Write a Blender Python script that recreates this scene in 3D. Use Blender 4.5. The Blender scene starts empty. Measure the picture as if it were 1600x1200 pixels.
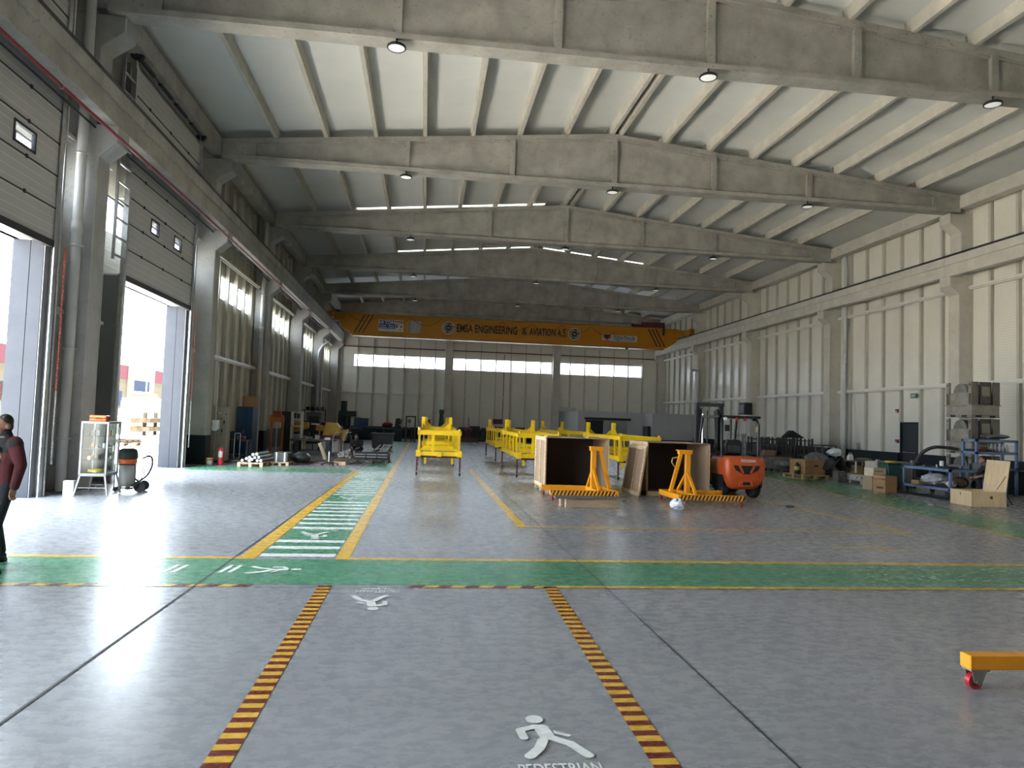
import bpy, bmesh, math, random
from mathutils import Vector, Matrix
PI = math.pi
R = math.radians
random.seed(7)
scene = bpy.context.scene
COL = scene.collection

# ------------------------------------------------------------------ mesh builder
class MB:
    """collects shapes; build() links them as ONE mesh object"""
    def __init__(self):
        self.v, self.f, self.m, self.s, self.k = [], [], [], [], 0
    def add(self, verts, faces, smooth=False):
        o = len(self.v)
        self.v += [tuple(p) for p in verts]
        for f in faces:
            self.f.append([o + i for i in f]); self.m.append(self.k); self.s.append(smooth)
        return self
    def mat(self, k):
        self.k = k; return self
    def box(self, x0, x1, y0, y1, z0, z1, mtx=None):
        vs = [(x0,y0,z0),(x1,y0,z0),(x1,y1,z0),(x0,y1,z0),(x0,y0,z1),(x1,y0,z1),(x1,y1,z1),(x0,y1,z1)]
        if mtx: vs = [mtx @ Vector(p) for p in vs]
        return self.add(vs, [(0,3,2,1),(4,5,6,7),(0,1,5,4),(1,2,6,5),(2,3,7,6),(3,0,4,7)])
    def cbox(self, c, s, mtx=None):
        return self.box(c[0]-s[0]/2, c[0]+s[0]/2, c[1]-s[1]/2, c[1]+s[1]/2, c[2]-s[2]/2, c[2]+s[2]/2, mtx)
    def beam(self, p, q, w, h, up=(0,0,1)):
        p, q = Vector(p), Vector(q); d = (q-p).normalized(); up = Vector(up)
        if abs(d.dot(up)) > .99: up = Vector((0,1,0))
        x = d.cross(up).normalized(); u = x.cross(d).normalized()
        vs = [p-x*w/2-u*h/2, p+x*w/2-u*h/2, p+x*w/2+u*h/2, p-x*w/2+u*h/2]
        vs += [a+(q-p) for a in vs]
        return self.add(vs, [(0,1,2,3),(7,6,5,4),(0,4,5,1),(1,5,6,2),(2,6,7,3),(3,7,4,0)])
    def cyl(self, p, q, r, r2=None, n=12, cap=True, smooth=True):
        r2 = r if r2 is None else r2
        p, q = Vector(p), Vector(q); d = (q-p).normalized()
        a = Vector((0,0,1)) if abs(d.z) < .9 else Vector((1,0,0))
        x = d.cross(a).normalized(); y = d.cross(x)
        vs = []
        for c, rr in ((p, r), (q, r2)):
            for i in range(n):
                t = 2*PI*i/n; vs.append(c + (x*math.cos(t) + y*math.sin(t))*rr)
        self.add(vs, [(i, (i+1) % n, n+(i+1) % n, n+i)[::-1] for i in range(n)], smooth)
        if cap:
            self.add(vs[:n], [tuple(range(n))]); self.add(vs[n:], [tuple(range(n))[::-1]])
        return self
    def tube(self, pts, r, n=8, closed=False):
        pts = [Vector(p) for p in pts]; L = len(pts); vs = []
        nx = None
        for i, p in enumerate(pts):
            if closed: d = pts[(i+1) % L] - pts[i-1]
            else: d = pts[min(i+1, L-1)] - pts[max(i-1, 0)]
            d.normalize()
            if nx is None:
                a = Vector((0,0,1)) if abs(d.z) < .9 else Vector((1,0,0)); nx = d.cross(a).normalized()
            nx = (nx - d*nx.dot(d)).normalized(); ny = d.cross(nx)
            rr = r[i] if isinstance(r, (list, tuple)) else r
            for j in range(n):
                t = 2*PI*j/n; vs.append(p + (nx*math.cos(t) + ny*math.sin(t))*rr)
        fs = []
        for i in range(L if closed else L-1):
            k = (i+1) % L
            for j in range(n):
                fs.append((i*n+j, i*n+(j+1) % n, k*n+(j+1) % n, k*n+j))
        self.add(vs, fs, True)
        if not closed:
            self.add(vs[:n], [tuple(range(n))[::-1]]); self.add(vs[-n:], [tuple(range(n))])
        return self
    def prism(self, poly, axis, a, b, mtx=None):
        """extrude a 2-D polygon along axis 'x','y' or 'z' from a to b"""
        def P(u, w, t):
            return {'x': (t,u,w), 'y': (u,t,w), 'z': (u,w,t)}[axis]
        n = len(poly)
        vs = [P(u,w,a) for u,w in poly] + [P(u,w,b) for u,w in poly]
        if mtx: vs = [mtx @ Vector(p) for p in vs]
        fs = [tuple(range(n)), tuple(range(2*n-1, n-1, -1))]
        fs += [(i, n+i, n+(i+1) % n, (i+1) % n) for i in range(n)]
        return self.add(vs, fs)
    def lathe(self, prof, c=(0,0,0), n=20, axis='z', a0=0.0, a1=2*PI):
        c = Vector(c); full = abs(a1-a0-2*PI) < 1e-6
        m = n if full else n+1; vs = []
        for r, z in prof:
            for i in range(m):
                t = a0+(a1-a0)*i/n; x, y = r*math.cos(t), r*math.sin(t)
                vs.append(c + Vector({'z': (x,y,z), 'x': (z,x,y), 'y': (x,z,y)}[axis]))
        fs = []
        for k in range(len(prof)-1):
            for i in range(n):
                j = (i+1) % m
                fs.append((k*m+i, k*m+j, (k+1)*m+j, (k+1)*m+i))
        return self.add(vs, fs, True)
    def ball(self, c, rx, ry=None, rz=None, n=12, k=8, jit=0.0, seed=1):
        ry = ry or rx; rz = rz or rx; rnd = random.Random(seed)
        vs = [(c[0],c[1],c[2]-rz)]
        for i in range(1, k):
            ph = -PI/2 + PI*i/k
            for j in range(n):
                t = 2*PI*j/n; q = 1+rnd.uniform(-jit, jit)
                vs.append((c[0]+rx*q*math.cos(ph)*math.cos(t), c[1]+ry*q*math.cos(ph)*math.sin(t), c[2]+rz*q*math.sin(ph)))
        vs.append((c[0],c[1],c[2]+rz))
        fs = [(0, 1+(j+1) % n, 1+j) for j in range(n)]
        for i in range(k-2):
            for j in range(n):
                a, b = 1+i*n+j, 1+i*n+(j+1) % n; fs.append((a, b, b+n, a+n))
        t = len(vs)-1; o = 1+(k-2)*n
        fs += [(o+j, o+(j+1) % n, t) for j in range(n)]
        return self.add(vs, fs, jit < .12)
    def sheet(self, fn, nu, nv, thick=0.0):
        """grid surface fn(u,v) with u,v in 0..1; thick extrudes it down in z"""
        vs = [fn(i/nu, j/nv) for i in range(nu+1) for j in range(nv+1)]
        w = nv+1
        fs = [(i*w+j, (i+1)*w+j, (i+1)*w+j+1, i*w+j+1) for i in range(nu) for j in range(nv)]
        self.add(vs, fs, True)
        if thick:
            lo = [(p[0],p[1],p[2]-thick) for p in vs]
            self.add(lo, [f[::-1] for f in fs], True)
            n = len(vs)
            edge = [(i*w, (i+1)*w) for i in range(nu)][::-1] + []
            allv = vs+lo
            es = [(i*w,(i+1)*w) for i in range(nu)] + [((i+1)*w+nv, i*w+nv) for i in range(nu)]
            es += [(j+1, j) for j in range(nv)] + [(nu*w+j, nu*w+j+1) for j in range(nv)]
            self.add(allv, [(a, a+n, b+n, b) for a, b in es])
        return self
    def build(self, name, mats, parent=None, bevel=0.0, loc=None, rz=0.0, recentre=True, seg=1):
        me = bpy.data.meshes.new(name)
        vs = self.v
        if parent is None and loc is None and recentre and vs:
            xs, ys, zs = zip(*vs)
            loc = ((min(xs)+max(xs))/2, (min(ys)+max(ys))/2, min(zs))
            vs = [(p[0]-loc[0], p[1]-loc[1], p[2]-loc[2]) for p in vs]
        me.from_pydata(vs, [], self.f)
        for m in (mats if isinstance(mats, (list, tuple)) else [mats]): me.materials.append(m)
        me.polygons.foreach_set('material_index', self.m)
        me.polygons.foreach_set('use_smooth', self.s)
        me.update()
        o = bpy.data.objects.new(name, me); COL.objects.link(o)
        if loc is not None: o.location = loc
        o.rotation_euler = (0,0,rz)
        if parent is not None: o.parent = parent
        if bevel:
            b = o.modifiers.new('bevel', 'BEVEL'); b.width = bevel; b.segments = seg; b.limit_method = 'ANGLE'; b.angle_limit = R(40)
        return o

def tag(o, label, cat, group=None, kind=None):
    if label: o['label'] = label
    if cat: o['category'] = cat
    if group: o['group'] = group
    if kind: o['kind'] = kind
    return o
def thing(name, label, cat, loc=(0,0,0), rz=0.0, group=None, kind=None):
    o = bpy.data.objects.new(name, None); COL.objects.link(o)
    o.empty_display_size = .1; o.location = loc; o.rotation_euler = (0,0,rz)
    return tag(o, label, cat, group, kind)
def struct(name, mb, mats, bevel=0.0, parent=None, label=None):
    o = mb.build(name, mats, parent, bevel)
    if parent is None: o['kind'] = 'structure'
    if label: o['label'] = label
    return o
def kids(o): return [c for c in bpy.data.objects if c.parent is o]
def dup(o, loc=None, rz=None, label=None, group=None, parent=None):
    c = o.copy(); COL.objects.link(c)
    if parent is not None: c.parent = parent
    if loc is not None: c.location = loc
    if rz is not None: c.rotation_euler = (0,0,rz)
    if label: c['label'] = label
    if group: c['group'] = group
    for ch in list(o.children): dup(ch, parent=c)
    return c
def text(name, body, w, h, mtx, mat, parent=None, depth=.004, bold=0.0, align=True):
    """lettering fitted into w x h, lying in the xy plane of mtx"""
    cu = bpy.data.curves.new(name, 'FONT'); cu.body = body; cu.size = 1.0; cu.offset = bold; cu.extrude = .01; cu.resolution_u = 3
    t = bpy.data.objects.new(name, cu); COL.objects.link(t)
    dg = bpy.context.evaluated_depsgraph_get()
    me = bpy.data.meshes.new_from_object(t.evaluated_get(dg))
    bpy.data.objects.remove(t); bpy.data.curves.remove(cu)
    xs = [v.co.x for v in me.vertices]; ys = [v.co.y for v in me.vertices]
    x0, x1, y0, y1 = min(xs), max(xs), min(ys), max(ys)
    for v in me.vertices:
        v.co = mtx @ Vector(((v.co.x-x0)/(x1-x0)*w, (v.co.y-y0)/(y1-y0)*h, depth if v.co.z > 0 else 0))
    me.materials.clear(); me.materials.append(mat)
    o = bpy.data.objects.new(name, me); COL.objects.link(o)
    if parent is not None: o.parent = parent
    return o
def frame_mtx(o, x, y):
    x = Vector(x).normalized(); y = Vector(y).normalized(); z = x.cross(y)
    return Matrix(((x.x,y.x,z.x,o[0]),(x.y,y.y,z.y,o[1]),(x.z,y.z,z.z,o[2]),(0,0,0,1)))

# ------------------------------------------------------------------ materials
def s2l(c):
    return tuple(((x/12.92) if x <= .04045 else ((x+.055)/1.055)**2.4) for x in c)
def rgb(r, g, b): return s2l((r/255, g/255, b/255))
MATS = {}
def mat(name, col, rough=.5, metal=0.0, var=.12, scale=3.0, bump=0.0, bscale=40.0, spec=.5, rvar=0.0, stretch=(1,1,1), col2=None, spots=0.0, coat=0.0):
    """procedural surface: base colour broken up by noise, optional fine bump"""
    if name in MATS: return MATS[name]
    m = bpy.data.materials.new(name); m.use_nodes = True
    nt = m.node_tree; N, L = nt.nodes, nt.links
    b = N['Principled BSDF']
    b.inputs['Roughness'].default_value = rough; b.inputs['Metallic'].default_value = metal
    b.inputs['Specular IOR Level'].default_value = spec; b.inputs['Coat Weight'].default_value = coat
    tc = N.new('ShaderNodeTexCoord'); mp = N.new('ShaderNodeMapping'); mp.inputs['Scale'].default_value = stretch
    L.new(tc.outputs['Object'], mp.inputs['Vector'])
    nz = N.new('ShaderNodeTexNoise'); nz.inputs['Scale'].default_value = scale; nz.inputs['Detail'].default_value = 5; nz.inputs['Roughness'].default_value = .62
    L.new(mp.outputs['Vector'], nz.inputs['Vector'])
    cr = N.new('ShaderNodeValToRGB')
    c2 = col2 or tuple(x*(1-var) for x in col); c1 = col if col2 else tuple(min(1, x*(1+var*.6)) for x in col)
    cr.color_ramp.elements[0].color = (*c2, 1); cr.color_ramp.elements[0].position = .3
    cr.color_ramp.elements[1].color = (*c1, 1); cr.color_ramp.elements[1].position = .7
    L.new(nz.outputs['Fac'], cr.inputs['Fac'])
    out = cr.outputs['Color']
    if spots:
        vz = N.new('ShaderNodeTexNoise'); vz.inputs['Scale'].default_value = scale*9; vz.inputs['Detail'].default_value = 2
        L.new(mp.outputs['Vector'], vz.inputs['Vector'])
        sr = N.new('ShaderNodeValToRGB'); sr.color_ramp.elements[0].position = .62; sr.color_ramp.elements[1].position = .72
        sr.color_ramp.elements[1].color = (spots, spots, spots, 1)
        L.new(vz.outputs['Fac'], sr.inputs['Fac'])
        mx = N.new('ShaderNodeMixRGB'); mx.inputs['Color2'].default_value = (*[x*.45 for x in col], 1)
        L.new(sr.outputs['Color'], mx.inputs['Fac']); L.new(out, mx.inputs['Color1']); out = mx.outputs['Color']
    L.new(out, b.inputs['Base Color'])
    if rvar:
        mr = N.new('ShaderNodeMapRange'); mr.inputs['To Min'].default_value = max(.02, rough-rvar); mr.inputs['To Max'].default_value = min(1, rough+rvar)
        L.new(nz.outputs['Fac'], mr.inputs['Value']); L.new(mr.outputs['Result'], b.inputs['Roughness'])
    if bump:
        bn = N.new('ShaderNodeTexNoise'); bn.inputs['Scale'].default_value = bscale; bn.inputs['Detail'].default_value = 4
        L.new(mp.outputs['Vector'], bn.inputs['Vector'])
        bp = N.new('ShaderNodeBump'); bp.inputs['Strength'].default_value = bump; bp.inputs['Distance'].default_value = .02
        L.new(bn.outputs['Fac'], bp.inputs['Height']); L.new(bp.outputs['Normal'], b.inputs['Normal'])
    MATS[name] = m
    return m
def ribbed(name, col, axis, period, depth, rough=.45, col_line=None, linew=.12, spec=.4):
    """sheet-metal panel with ribs along one object axis (0,1,2)"""
    if name in MATS: return MATS[name]
    m = mat(name, col, rough, var=.07, scale=.6, spec=spec)
    nt = m.node_tree; N, L = nt.nodes, nt.links; b = N['Principled BSDF']
    tc = N.new('ShaderNodeTexCoord'); sp = N.new('ShaderNodeSeparateXYZ'); L.new(tc.outputs['Object'], sp.inputs['Vector'])
    a = N.new('ShaderNodeMath'); a.operation = 'DIVIDE'; a.inputs[1].default_value = period; L.new(sp.outputs[axis], a.inputs[0])
    f = N.new('ShaderNodeMath'); f.operation = 'FRACT'; L.new(a.outputs[0], f.inputs[0])
    pp = N.new('ShaderNodeMath'); pp.operation = 'PINGPONG'; pp.inputs[1].default_value = .5; L.new(f.outputs[0], pp.inputs[0])
    st = N.new('ShaderNodeMapRange'); st.inputs['From Max'].default_value = linew; st.interpolation_type = 'SMOOTHSTEP'
    L.new(pp.outputs[0], st.inputs['Value'])
    bp = N.new('ShaderNodeBump'); bp.inputs['Strength'].default_value = .6; bp.inputs['Distance'].default_value = depth
    L.new(st.outputs['Result'], bp.inputs['Height']); L.new(bp.outputs['Normal'], b.inputs['Normal'])
    if col_line:
        old = b.inputs['Base Color'].links[0].from_socket
        mx = N.new('ShaderNodeMixRGB'); mx.inputs['Color1'].default_value = (*col_line, 1)
        L.new(st.outputs['Result'], mx.inputs['Fac']); L.new(old, mx.inputs['Color2']); L.new(mx.outputs['Color'], b.inputs['Base Color'])
    return m
def floor_mat(name, col, wear_col=None, wear=0.0, dark=.88, light=1.08):
    """polished industrial concrete, with its own scuffs and trowel marks; wear shows wear_col through paint"""
    m = bpy.data.materials.new(name); m.use_nodes = True
    nt = m.node_tree; N, L = nt.nodes, nt.links; b = N['Principled BSDF']
    g = N.new('ShaderNodeNewGeometry')
    def noise(sc, det, st=(1,1,1), rough=.6):
        mp = N.new('ShaderNodeMapping'); mp.inputs['Scale'].default_value = st; L.new(g.outputs['Position'], mp.inputs['Vector'])
        n = N.new('ShaderNodeTexNoise'); n.inputs['Scale'].default_value = sc; n.inputs['Detail'].default_value = det; n.inputs['Roughness'].default_value = rough
        L.new(mp.outputs['Vector'], n.inputs['Vector']); return n.outputs['Fac']
    def ramp(src, p0, p1, c0, c1):
        r = N.new('ShaderNodeValToRGB'); r.color_ramp.elements[0].position = p0; r.color_ramp.elements[1].position = p1
        r.color_ramp.elements[0].color = (*c0, 1); r.color_ramp.elements[1].color = (*c1, 1); L.new(src, r.inputs['Fac']); return r.outputs['Color']
    big = noise(.45, 3, (1,1,1), .5)
    fine = noise(16, 8, (1,1.3,1), .75)
    scr = noise(6, 8, (1.0,1.7,1), .72)
    c = ramp(big, .3, .72, [x*dark for x in col], [min(1, x*light) for x in col])
    mx = N.new('ShaderNodeMixRGB'); mx.blend_type = 'MULTIPLY'; mx.inputs['Fac'].default_value = .5
    L.new(c, mx.inputs['Color1']); L.new(ramp(fine, .3, .7, (.72,)*3, (1.12,)*3), mx.inputs['Color2'])
    m2 = N.new('ShaderNodeMixRGB'); m2.blend_type = 'MULTIPLY'; m2.inputs['Fac'].default_value = .25
    L.new(mx.outputs['Color'], m2.inputs['Color1']); L.new(ramp(scr, .30, .70, (.74,)*3, (1.1,)*3), m2.inputs['Color2'])
    # small dark specks and pits
    m3 = N.new('ShaderNodeMixRGB'); m3.inputs['Color2'].default_value = (.03,.03,.03,1)
    L.new(ramp(noise(26, 2, (1,1,1), .5), .77, .80, (0,0,0), (.75,)*3), m3.inputs['Fac']); L.new(m2.outputs['Color'], m3.inputs['Color1'])
    out = m3.outputs['Color']
    if wear:
        m4 = N.new('ShaderNodeMixRGB'); m4.inputs['Color2'].default_value = (*wear_col, 1)
        L.new(ramp(noise(5, 7, (1.2,3,1), .75), .66-wear*.3, .9-wear*.3, (0,0,0), (.9,)*3), m4.inputs['Fac']); L.new(out, m4.inputs['Color1']); out = m4.outputs['Color']
    L.new(out, b.inputs['Base Color'])
    mr = N.new('ShaderNodeMapRange'); mr.inputs['From Min'].default_value = .3; mr.inputs['From Max'].default_value = .7
    mr.inputs['To Min'].default_value = .19; mr.inputs['To Max'].default_value = .36
    L.new(scr, mr.inputs['Value']); L.new(mr.outputs['Result'], b.inputs['Roughness'])
    b.inputs['Specular IOR Level'].default_value = .22
    bp = N.new('ShaderNodeBump'); bp.inputs['Strength'].default_value = .035; bp.inputs['Distance'].default_value = .02
    ad = N.new('ShaderNodeMath'); ad.operation = 'ADD'; L.new(scr, ad.inputs[0]); L.new(fine, ad.inputs[1])
    L.new(ad.outputs[0], bp.inputs['Height']); L.new(bp.outputs['Normal'], b.inputs['Normal'])
    return m
def glass(name, tint=(.95,.97,1), haze=.25, gloss=.08):
    m = bpy.data.materials.new(name); m.use_nodes = True
    nt = m.node_tree; N, L = nt.nodes, nt.links; N.clear()
    o = N.new('ShaderNodeOutputMaterial'); t = N.new('ShaderNodeBsdfTransparent'); t.inputs['Color'].default_value = (*tint, 1)
    tl = N.new('ShaderNodeBsdfTranslucent'); tl.inputs['Color'].default_value = (*tint, 1)
    gl = N.new('ShaderNodeBsdfGlossy'); gl.inputs['Roughness'].default_value = .05
    a = N.new('ShaderNodeMixShader'); a.inputs[0].default_value = haze
    c = N.new('ShaderNodeMixShader'); c.inputs[0].default_value = gloss
    L.new(t.outputs[0], a.inputs[1]); L.new(tl.outputs[0], a.inputs[2]); L.new(a.outputs[0], c.inputs[1]); L.new(gl.outputs[0], c.inputs[2]); L.new(c.outputs[0], o.inputs['Surface'])
    return m
def emit(name, col, st):
    m = bpy.data.materials.new(name); m.use_nodes = True
    b = m.node_tree.nodes['Principled BSDF']; b.inputs['Base Color'].default_value = (*col, 1)
    b.inputs['Emission Color'].default_value = (*col, 1); b.inputs['Emission Strength'].default_value = st
    return m

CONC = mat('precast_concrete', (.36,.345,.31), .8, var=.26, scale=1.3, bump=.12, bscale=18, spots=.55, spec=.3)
CONC_LITC = mat('lit_column_concrete', (.40,.395,.375), .8, var=.18, scale=1.3, bump=.12, bscale=18, spots=.3, spec=.3)  # paler copy for the left columns, the light on them put into the colour
CONC_LIT = mat('lit_concrete', (.52,.495,.43), .8, var=.15, scale=1.6, bump=.1, bscale=18, spots=.2, spec=.3)  # paler still: light from the left doors put into the colour
PANEL = ribbed('wall_panel_cream', (.70,.675,.59), 2, .10, .003, .27, (.60,.575,.49), .14)
ROOFP = ribbed('roof_panel', (.70,.705,.68), 1, 1.0, .003, .42, linew=.02)
STUD = mat('stud_paint', (.46,.44,.37), .5, var=.08, scale=2)
RAILW = mat('pale_girt_paint', (.62,.60,.54), .4, var=.08)
DADO = mat('navy_dado', (.009,.015,.020), .55, var=.2, spec=.25)
DOORP = ribbed('door_panel_grey', (.45,.445,.43), 2, .163, .004, .42, (.60,.60,.58), .10)
SEAM = mat('dark_rubber', (.02,.021,.023), .6, var=.1)
JAMB = mat('blue_grey_steel', (.022,.026,.036), .55, .0, var=.15, scale=2.5, spots=.3, spec=.25)
GALV = mat('galvanised_steel', (.52,.53,.54), .35, .8, var=.2, scale=6)
DKMET = mat('dark_steel', (.035,.037,.042), .45, .4, var=.2)
PIPEW = mat('grey_downpipe', (.50,.50,.49), .45, var=.08)
RED = mat('red_pipe', (.20,.010,.014), .35, var=.1)
BLACK = mat('black_plastic', (.012,.012,.013), .5, var=.2)
WHITE = mat('white_paint', (.72,.72,.70), .45, var=.06)
ALU = mat('aluminium_sheet', (.50,.49,.46), .38, .55, var=.3, scale=5, spots=.3)
YEL = mat('frame_yellow', (.80,.52,.006), .38, var=.10, scale=4)
ORA = mat('trolley_orange', (.72,.28,.008), .38, var=.10, scale=4)
CRANEY = mat('crane_yellow', (.46,.185,.006), .4, var=.08, scale=.8)
MAROON = mat('maroon_steel', (.09,.02,.022), .5, var=.2)
WOOD = mat('pine_board', (.60,.45,.28), .65, var=.3, scale=2.2, stretch=(1,1,6), bump=.08)
PLY = mat('plywood', (.62,.47,.28), .6, var=.18, scale=2.5, stretch=(6,6,1))
HARDB = mat('brown_hardboard', (.32,.22,.14), .6, var=.15, scale=2)
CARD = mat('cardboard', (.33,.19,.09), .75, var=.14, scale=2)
SHADEH = mat('hardboard_shaded', (.05,.030,.019), .65, var=.15, scale=2)  # darker copy for crate insides, shade put into the brown
FORK = mat('forklift_orange', (.50,.085,.018), .4, var=.22, scale=5, spots=.4)
RUBB = mat('tyre_rubber', (.016,.016,.017), .75, var=.2, bump=.2)
GLASSW = glass('window_pane', (.62,.635,.65), .20, .05)
DOORW = glass('door_pane', (.97,.98,1), .02, .05)
CLEAR = glass('clear_acrylic', (.86,.89,.89), .0, .012)
BLUEP = mat('steel_blue_paint', (.13,.20,.34), .45, var=.15)
LOCK = mat('locker_blue', (.02,.07,.16), .4, var=.12)
NAVY = mat('navy_cloth', (.012,.014,.022), .9, var=.25, scale=12)
PLASTIC_W = mat('white_film', (.55,.56,.58), .35, var=.3, scale=7, bump=.6, bscale=9)
GREYF = mat('grey_film', (.16,.15,.14), .4, var=.5, scale=7, bump=.8, bscale=9)
# ------------------------------------------------------------------ building shell
BAY = 8.87
YC = [16.63 + BAY*(k-1) for k in range(-2, 7)]        # column lines, from behind the camera to the back wall
XL, XR, RIDGE = -7.26, 20.4, 6.57
Y0, Y1 = -10.4, 61.2
def ztop(x): return 12.43 - abs(x-RIDGE)/13.83*1.31     # top of the roof beams
DOORS = {1: (9.4, 15.0), 2: (18.72, 23.45), 0: (0.6, 5.9)}
WZ0, WZ1 = 6.15, 7.1

FLOORM = floor_mat('polished_concrete', (.27,.281,.297))
floor = struct('floor', MB().box(-8.0, 21.0, Y0, Y1, -.2, 0), FLOORM)
def floor_part(name, mb, m, label=None):
    o = mb.build(name, m, floor, recentre=False)
    o.location = -floor.location
    if label: o['label'] = label
    return o
G0 = (.27,.281,.297)
PGRN = floor_mat('green_floor_paint', (.085,.25,.145), G0, .3)
PYEL = floor_mat('yellow_floor_paint', (.66,.40,.05), G0, .2)
PWHT = floor_mat('white_floor_paint', (.74,.76,.75), G0, .05, .9, 1.1)
PRED = floor_mat('maroon_floor_paint', (.15,.028,.02), G0, .12)
PBLK = mat('joint_filler', (.012,.012,.012), .7)
z1, z2, z3 = .0015, .003, .0045
def quad(mb, pts, z): return mb.add([(x,y,z) for x,y in pts], [tuple(range(len(pts)))])
def rect(mb, x0, x1, y0, y1, z): return quad(mb, [(x0,y0),(x1,y0),(x1,y1),(x0,y1)], z)
# green walkways: across the hall, along the machines on the left, along the right side
m = MB(); rect(m, -7.2, 20.3, 7.87, 9.22, z1); rect(m, -1.98, -1.05, 9.37, 52, z1)
rect(m, -7.2, -2.2, 22.9, 24.55, z1)
quad(m, [(10.69,11.65),(12.15,12.6),(16.9,33.5),(14.2,33.5)], z1)
floor_part('walkway_paint', m, PGRN, 'green painted walkway')
m = MB(); rect(m, -7.2, -2.2, 9.22, 9.35, z2); rect(m, -.86, 20.3, 9.22, 9.35, z2); rect(m, 1.52, 20.3, 7.78, 7.87, z2)
rect(m, -2.2, -2.0, 9.22, 24.4, z2); rect(m, -1.03, -.86, 9.22, 52, z2)
rect(m, 1.66, 1.82, 12.25, 26, z2); rect(m, 1.66, 8.95, 12.16, 12.26, z2)
quad(m, [(8.86,12.26),(8.98,12.26),(8.45,18.6),(8.35,18.6)], z2)
quad(m, [(10.61,11.6),(10.70,11.6),(14.22,33.5),(14.12,33.5)], z2)
rect(m, 6.4, 7.3, 10.55, 10.62, z2); rect(m, 7.0, 7.5, 10.38, 10.44, z2)
floor_part('edge_line', m, PYEL, 'yellow painted line')
m = MB()
bars = [9.38, 9.92, 10.42] + [11.65+.5*i for i in range(8)] + [16.65+.5*i for i in range(8)] + [21.6+.5*i for i in range(5)]
for y in bars: rect(m, -1.98, -1.05, y, y+.2, z2)
floor_part('crossing_bar', m, PWHT, 'white crossing bars on the green walkway')
# striped hazard lines
my, mr = MB(), MB()
for i in range(70):
    y = 3.0+i*.07
    for x, w in ((-1.03,.12),(1.3,.13)):
        sh = .09*(y-3.8)/4 if x > 0 else .02*(y-3.8)/4
        if y < 7.8: rect(my if i % 2 else mr, x+sh-.02, x+sh+w, y, y+.07, z2)
for i in range(60):
    x = -7.0+i*.15
    if (x < -1.9 or -.15 < x < 1.4): quad(my if i % 2 else mr, [(x,7.76),(x+.15,7.76),(x+.2,7.86),(x+.05,7.86)], z2)
floor_part('hazard_stripe', my, PYEL, 'yellow blocks of the hazard lines'); floor_part('hazard_stripe', mr, PRED, 'maroon blocks of the hazard lines')
m = MB()
quad(m, [(-2.33,2.0),(-2.31,2.0),(-2.06,30),(-2.085,30)], z3); rect(m, 2.06, 2.072, 2, 30, z3); rect(m, -8, 21, 7.742, 7.752, z3)
floor_part('expansion_joint', m, PBLK, 'black saw-cut joint')
# walking figures (unit figure: feet at y=0, head towards +y, about .55 high)
def figure(mb, ox, oy, rz, sc, z=z3, text_below=False):
    def T(p): c, s = math.cos(rz), math.sin(rz); return (ox+(p[0]*c-p[1]*s)*sc, oy+(p[0]*s+p[1]*c)*sc)
    cnt = [0]
    def poly(pts):
        q = [T(p) for p in pts]; cnt[0] += 1
        a = sum(p[0]*r[1]-r[0]*p[1] for p, r in zip(q, q[1:]+q[:1]))
        quad(mb, q if a > 0 else q[::-1], z+.0002*cnt[0])
    def capsule(pts, w):
        for (a, b) in zip(pts, pts[1:]):
            d = Vector((b[0]-a[0], b[1]-a[1])).normalized(); n = Vector((-d.y, d.x))*w/2
            poly([(a[0]+n.x,a[1]+n.y),(a[0]-n.x,a[1]-n.y),(b[0]-n.x,b[1]-n.y),(b[0]+n.x,b[1]+n.y)])
        for p in pts: poly([(p[0]+math.cos(2*PI*i/12)*w/2, p[1]+math.sin(2*PI*i/12)*w/2) for i in range(12)])
    poly([(.0+.052*math.cos(2*PI*i/20), .50+.058*math.sin(2*PI*i/20)) for i in range(20)])
    poly([(-.03,.425),(.045,.42),(.065,.39),(.085,.25),(.0,.22),(-.02,.36)])
    capsule([(-.01,.40),(-.105,.355),(-.095,.255)], .05)
    poly([(.085,.34),(.085,.30),(.155,.255),(.175,.265),(.17,.285)])
    capsule([(.055,.25),(.15,.17),(.22,.03)], .062)
    capsule([(.005,.215),(-.03,.12),(-.095,.03)], .06)
m = MB(); figure(m, .735, 3.86, 0, 1.02)
figure(m, -.40, 7.40, PI, 1.0); figure(m, -1.5, 11.35, PI, 1.15); figure(m, -1.5, 16.3, PI, 1.15); figure(m, -1.5, 21.2, PI, 1.15)
figure(m, -1.92, 8.62, -PI/2, 1.05); figure(m, -4.9, 8.62, PI/2, 1.05)
floor_part('pedestrian_symbol', m, PWHT, 'white walking figure painted on the floor')
m = MB()
for x in (-2.22, -2.12, -2.72, -2.82): quad(m, [(x,8.42),(x+.05,8.42),(x+.09,8.82),(x+.04,8.82)], z3)
quad(m, [(-2.9,8.78),(-3.25,8.63),(-2.9,8.45),(-2.95,8.52),(-3.1,8.62),(-2.95,8.72)], z3)
for y in (24.9, 20.0, 17.0): quad(m, [(12.9+.16*(y-17),y),(13.2+.16*(y-17),y+.4),(13.25+.16*(y-17),y+.3),(13.0+.16*(y-17),y-.1)], z3)
floor_part('direction_arrow', m, PWHT, 'white arrow and dashes painted on the green walkway')
I4 = Matrix.Identity(4)
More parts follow.
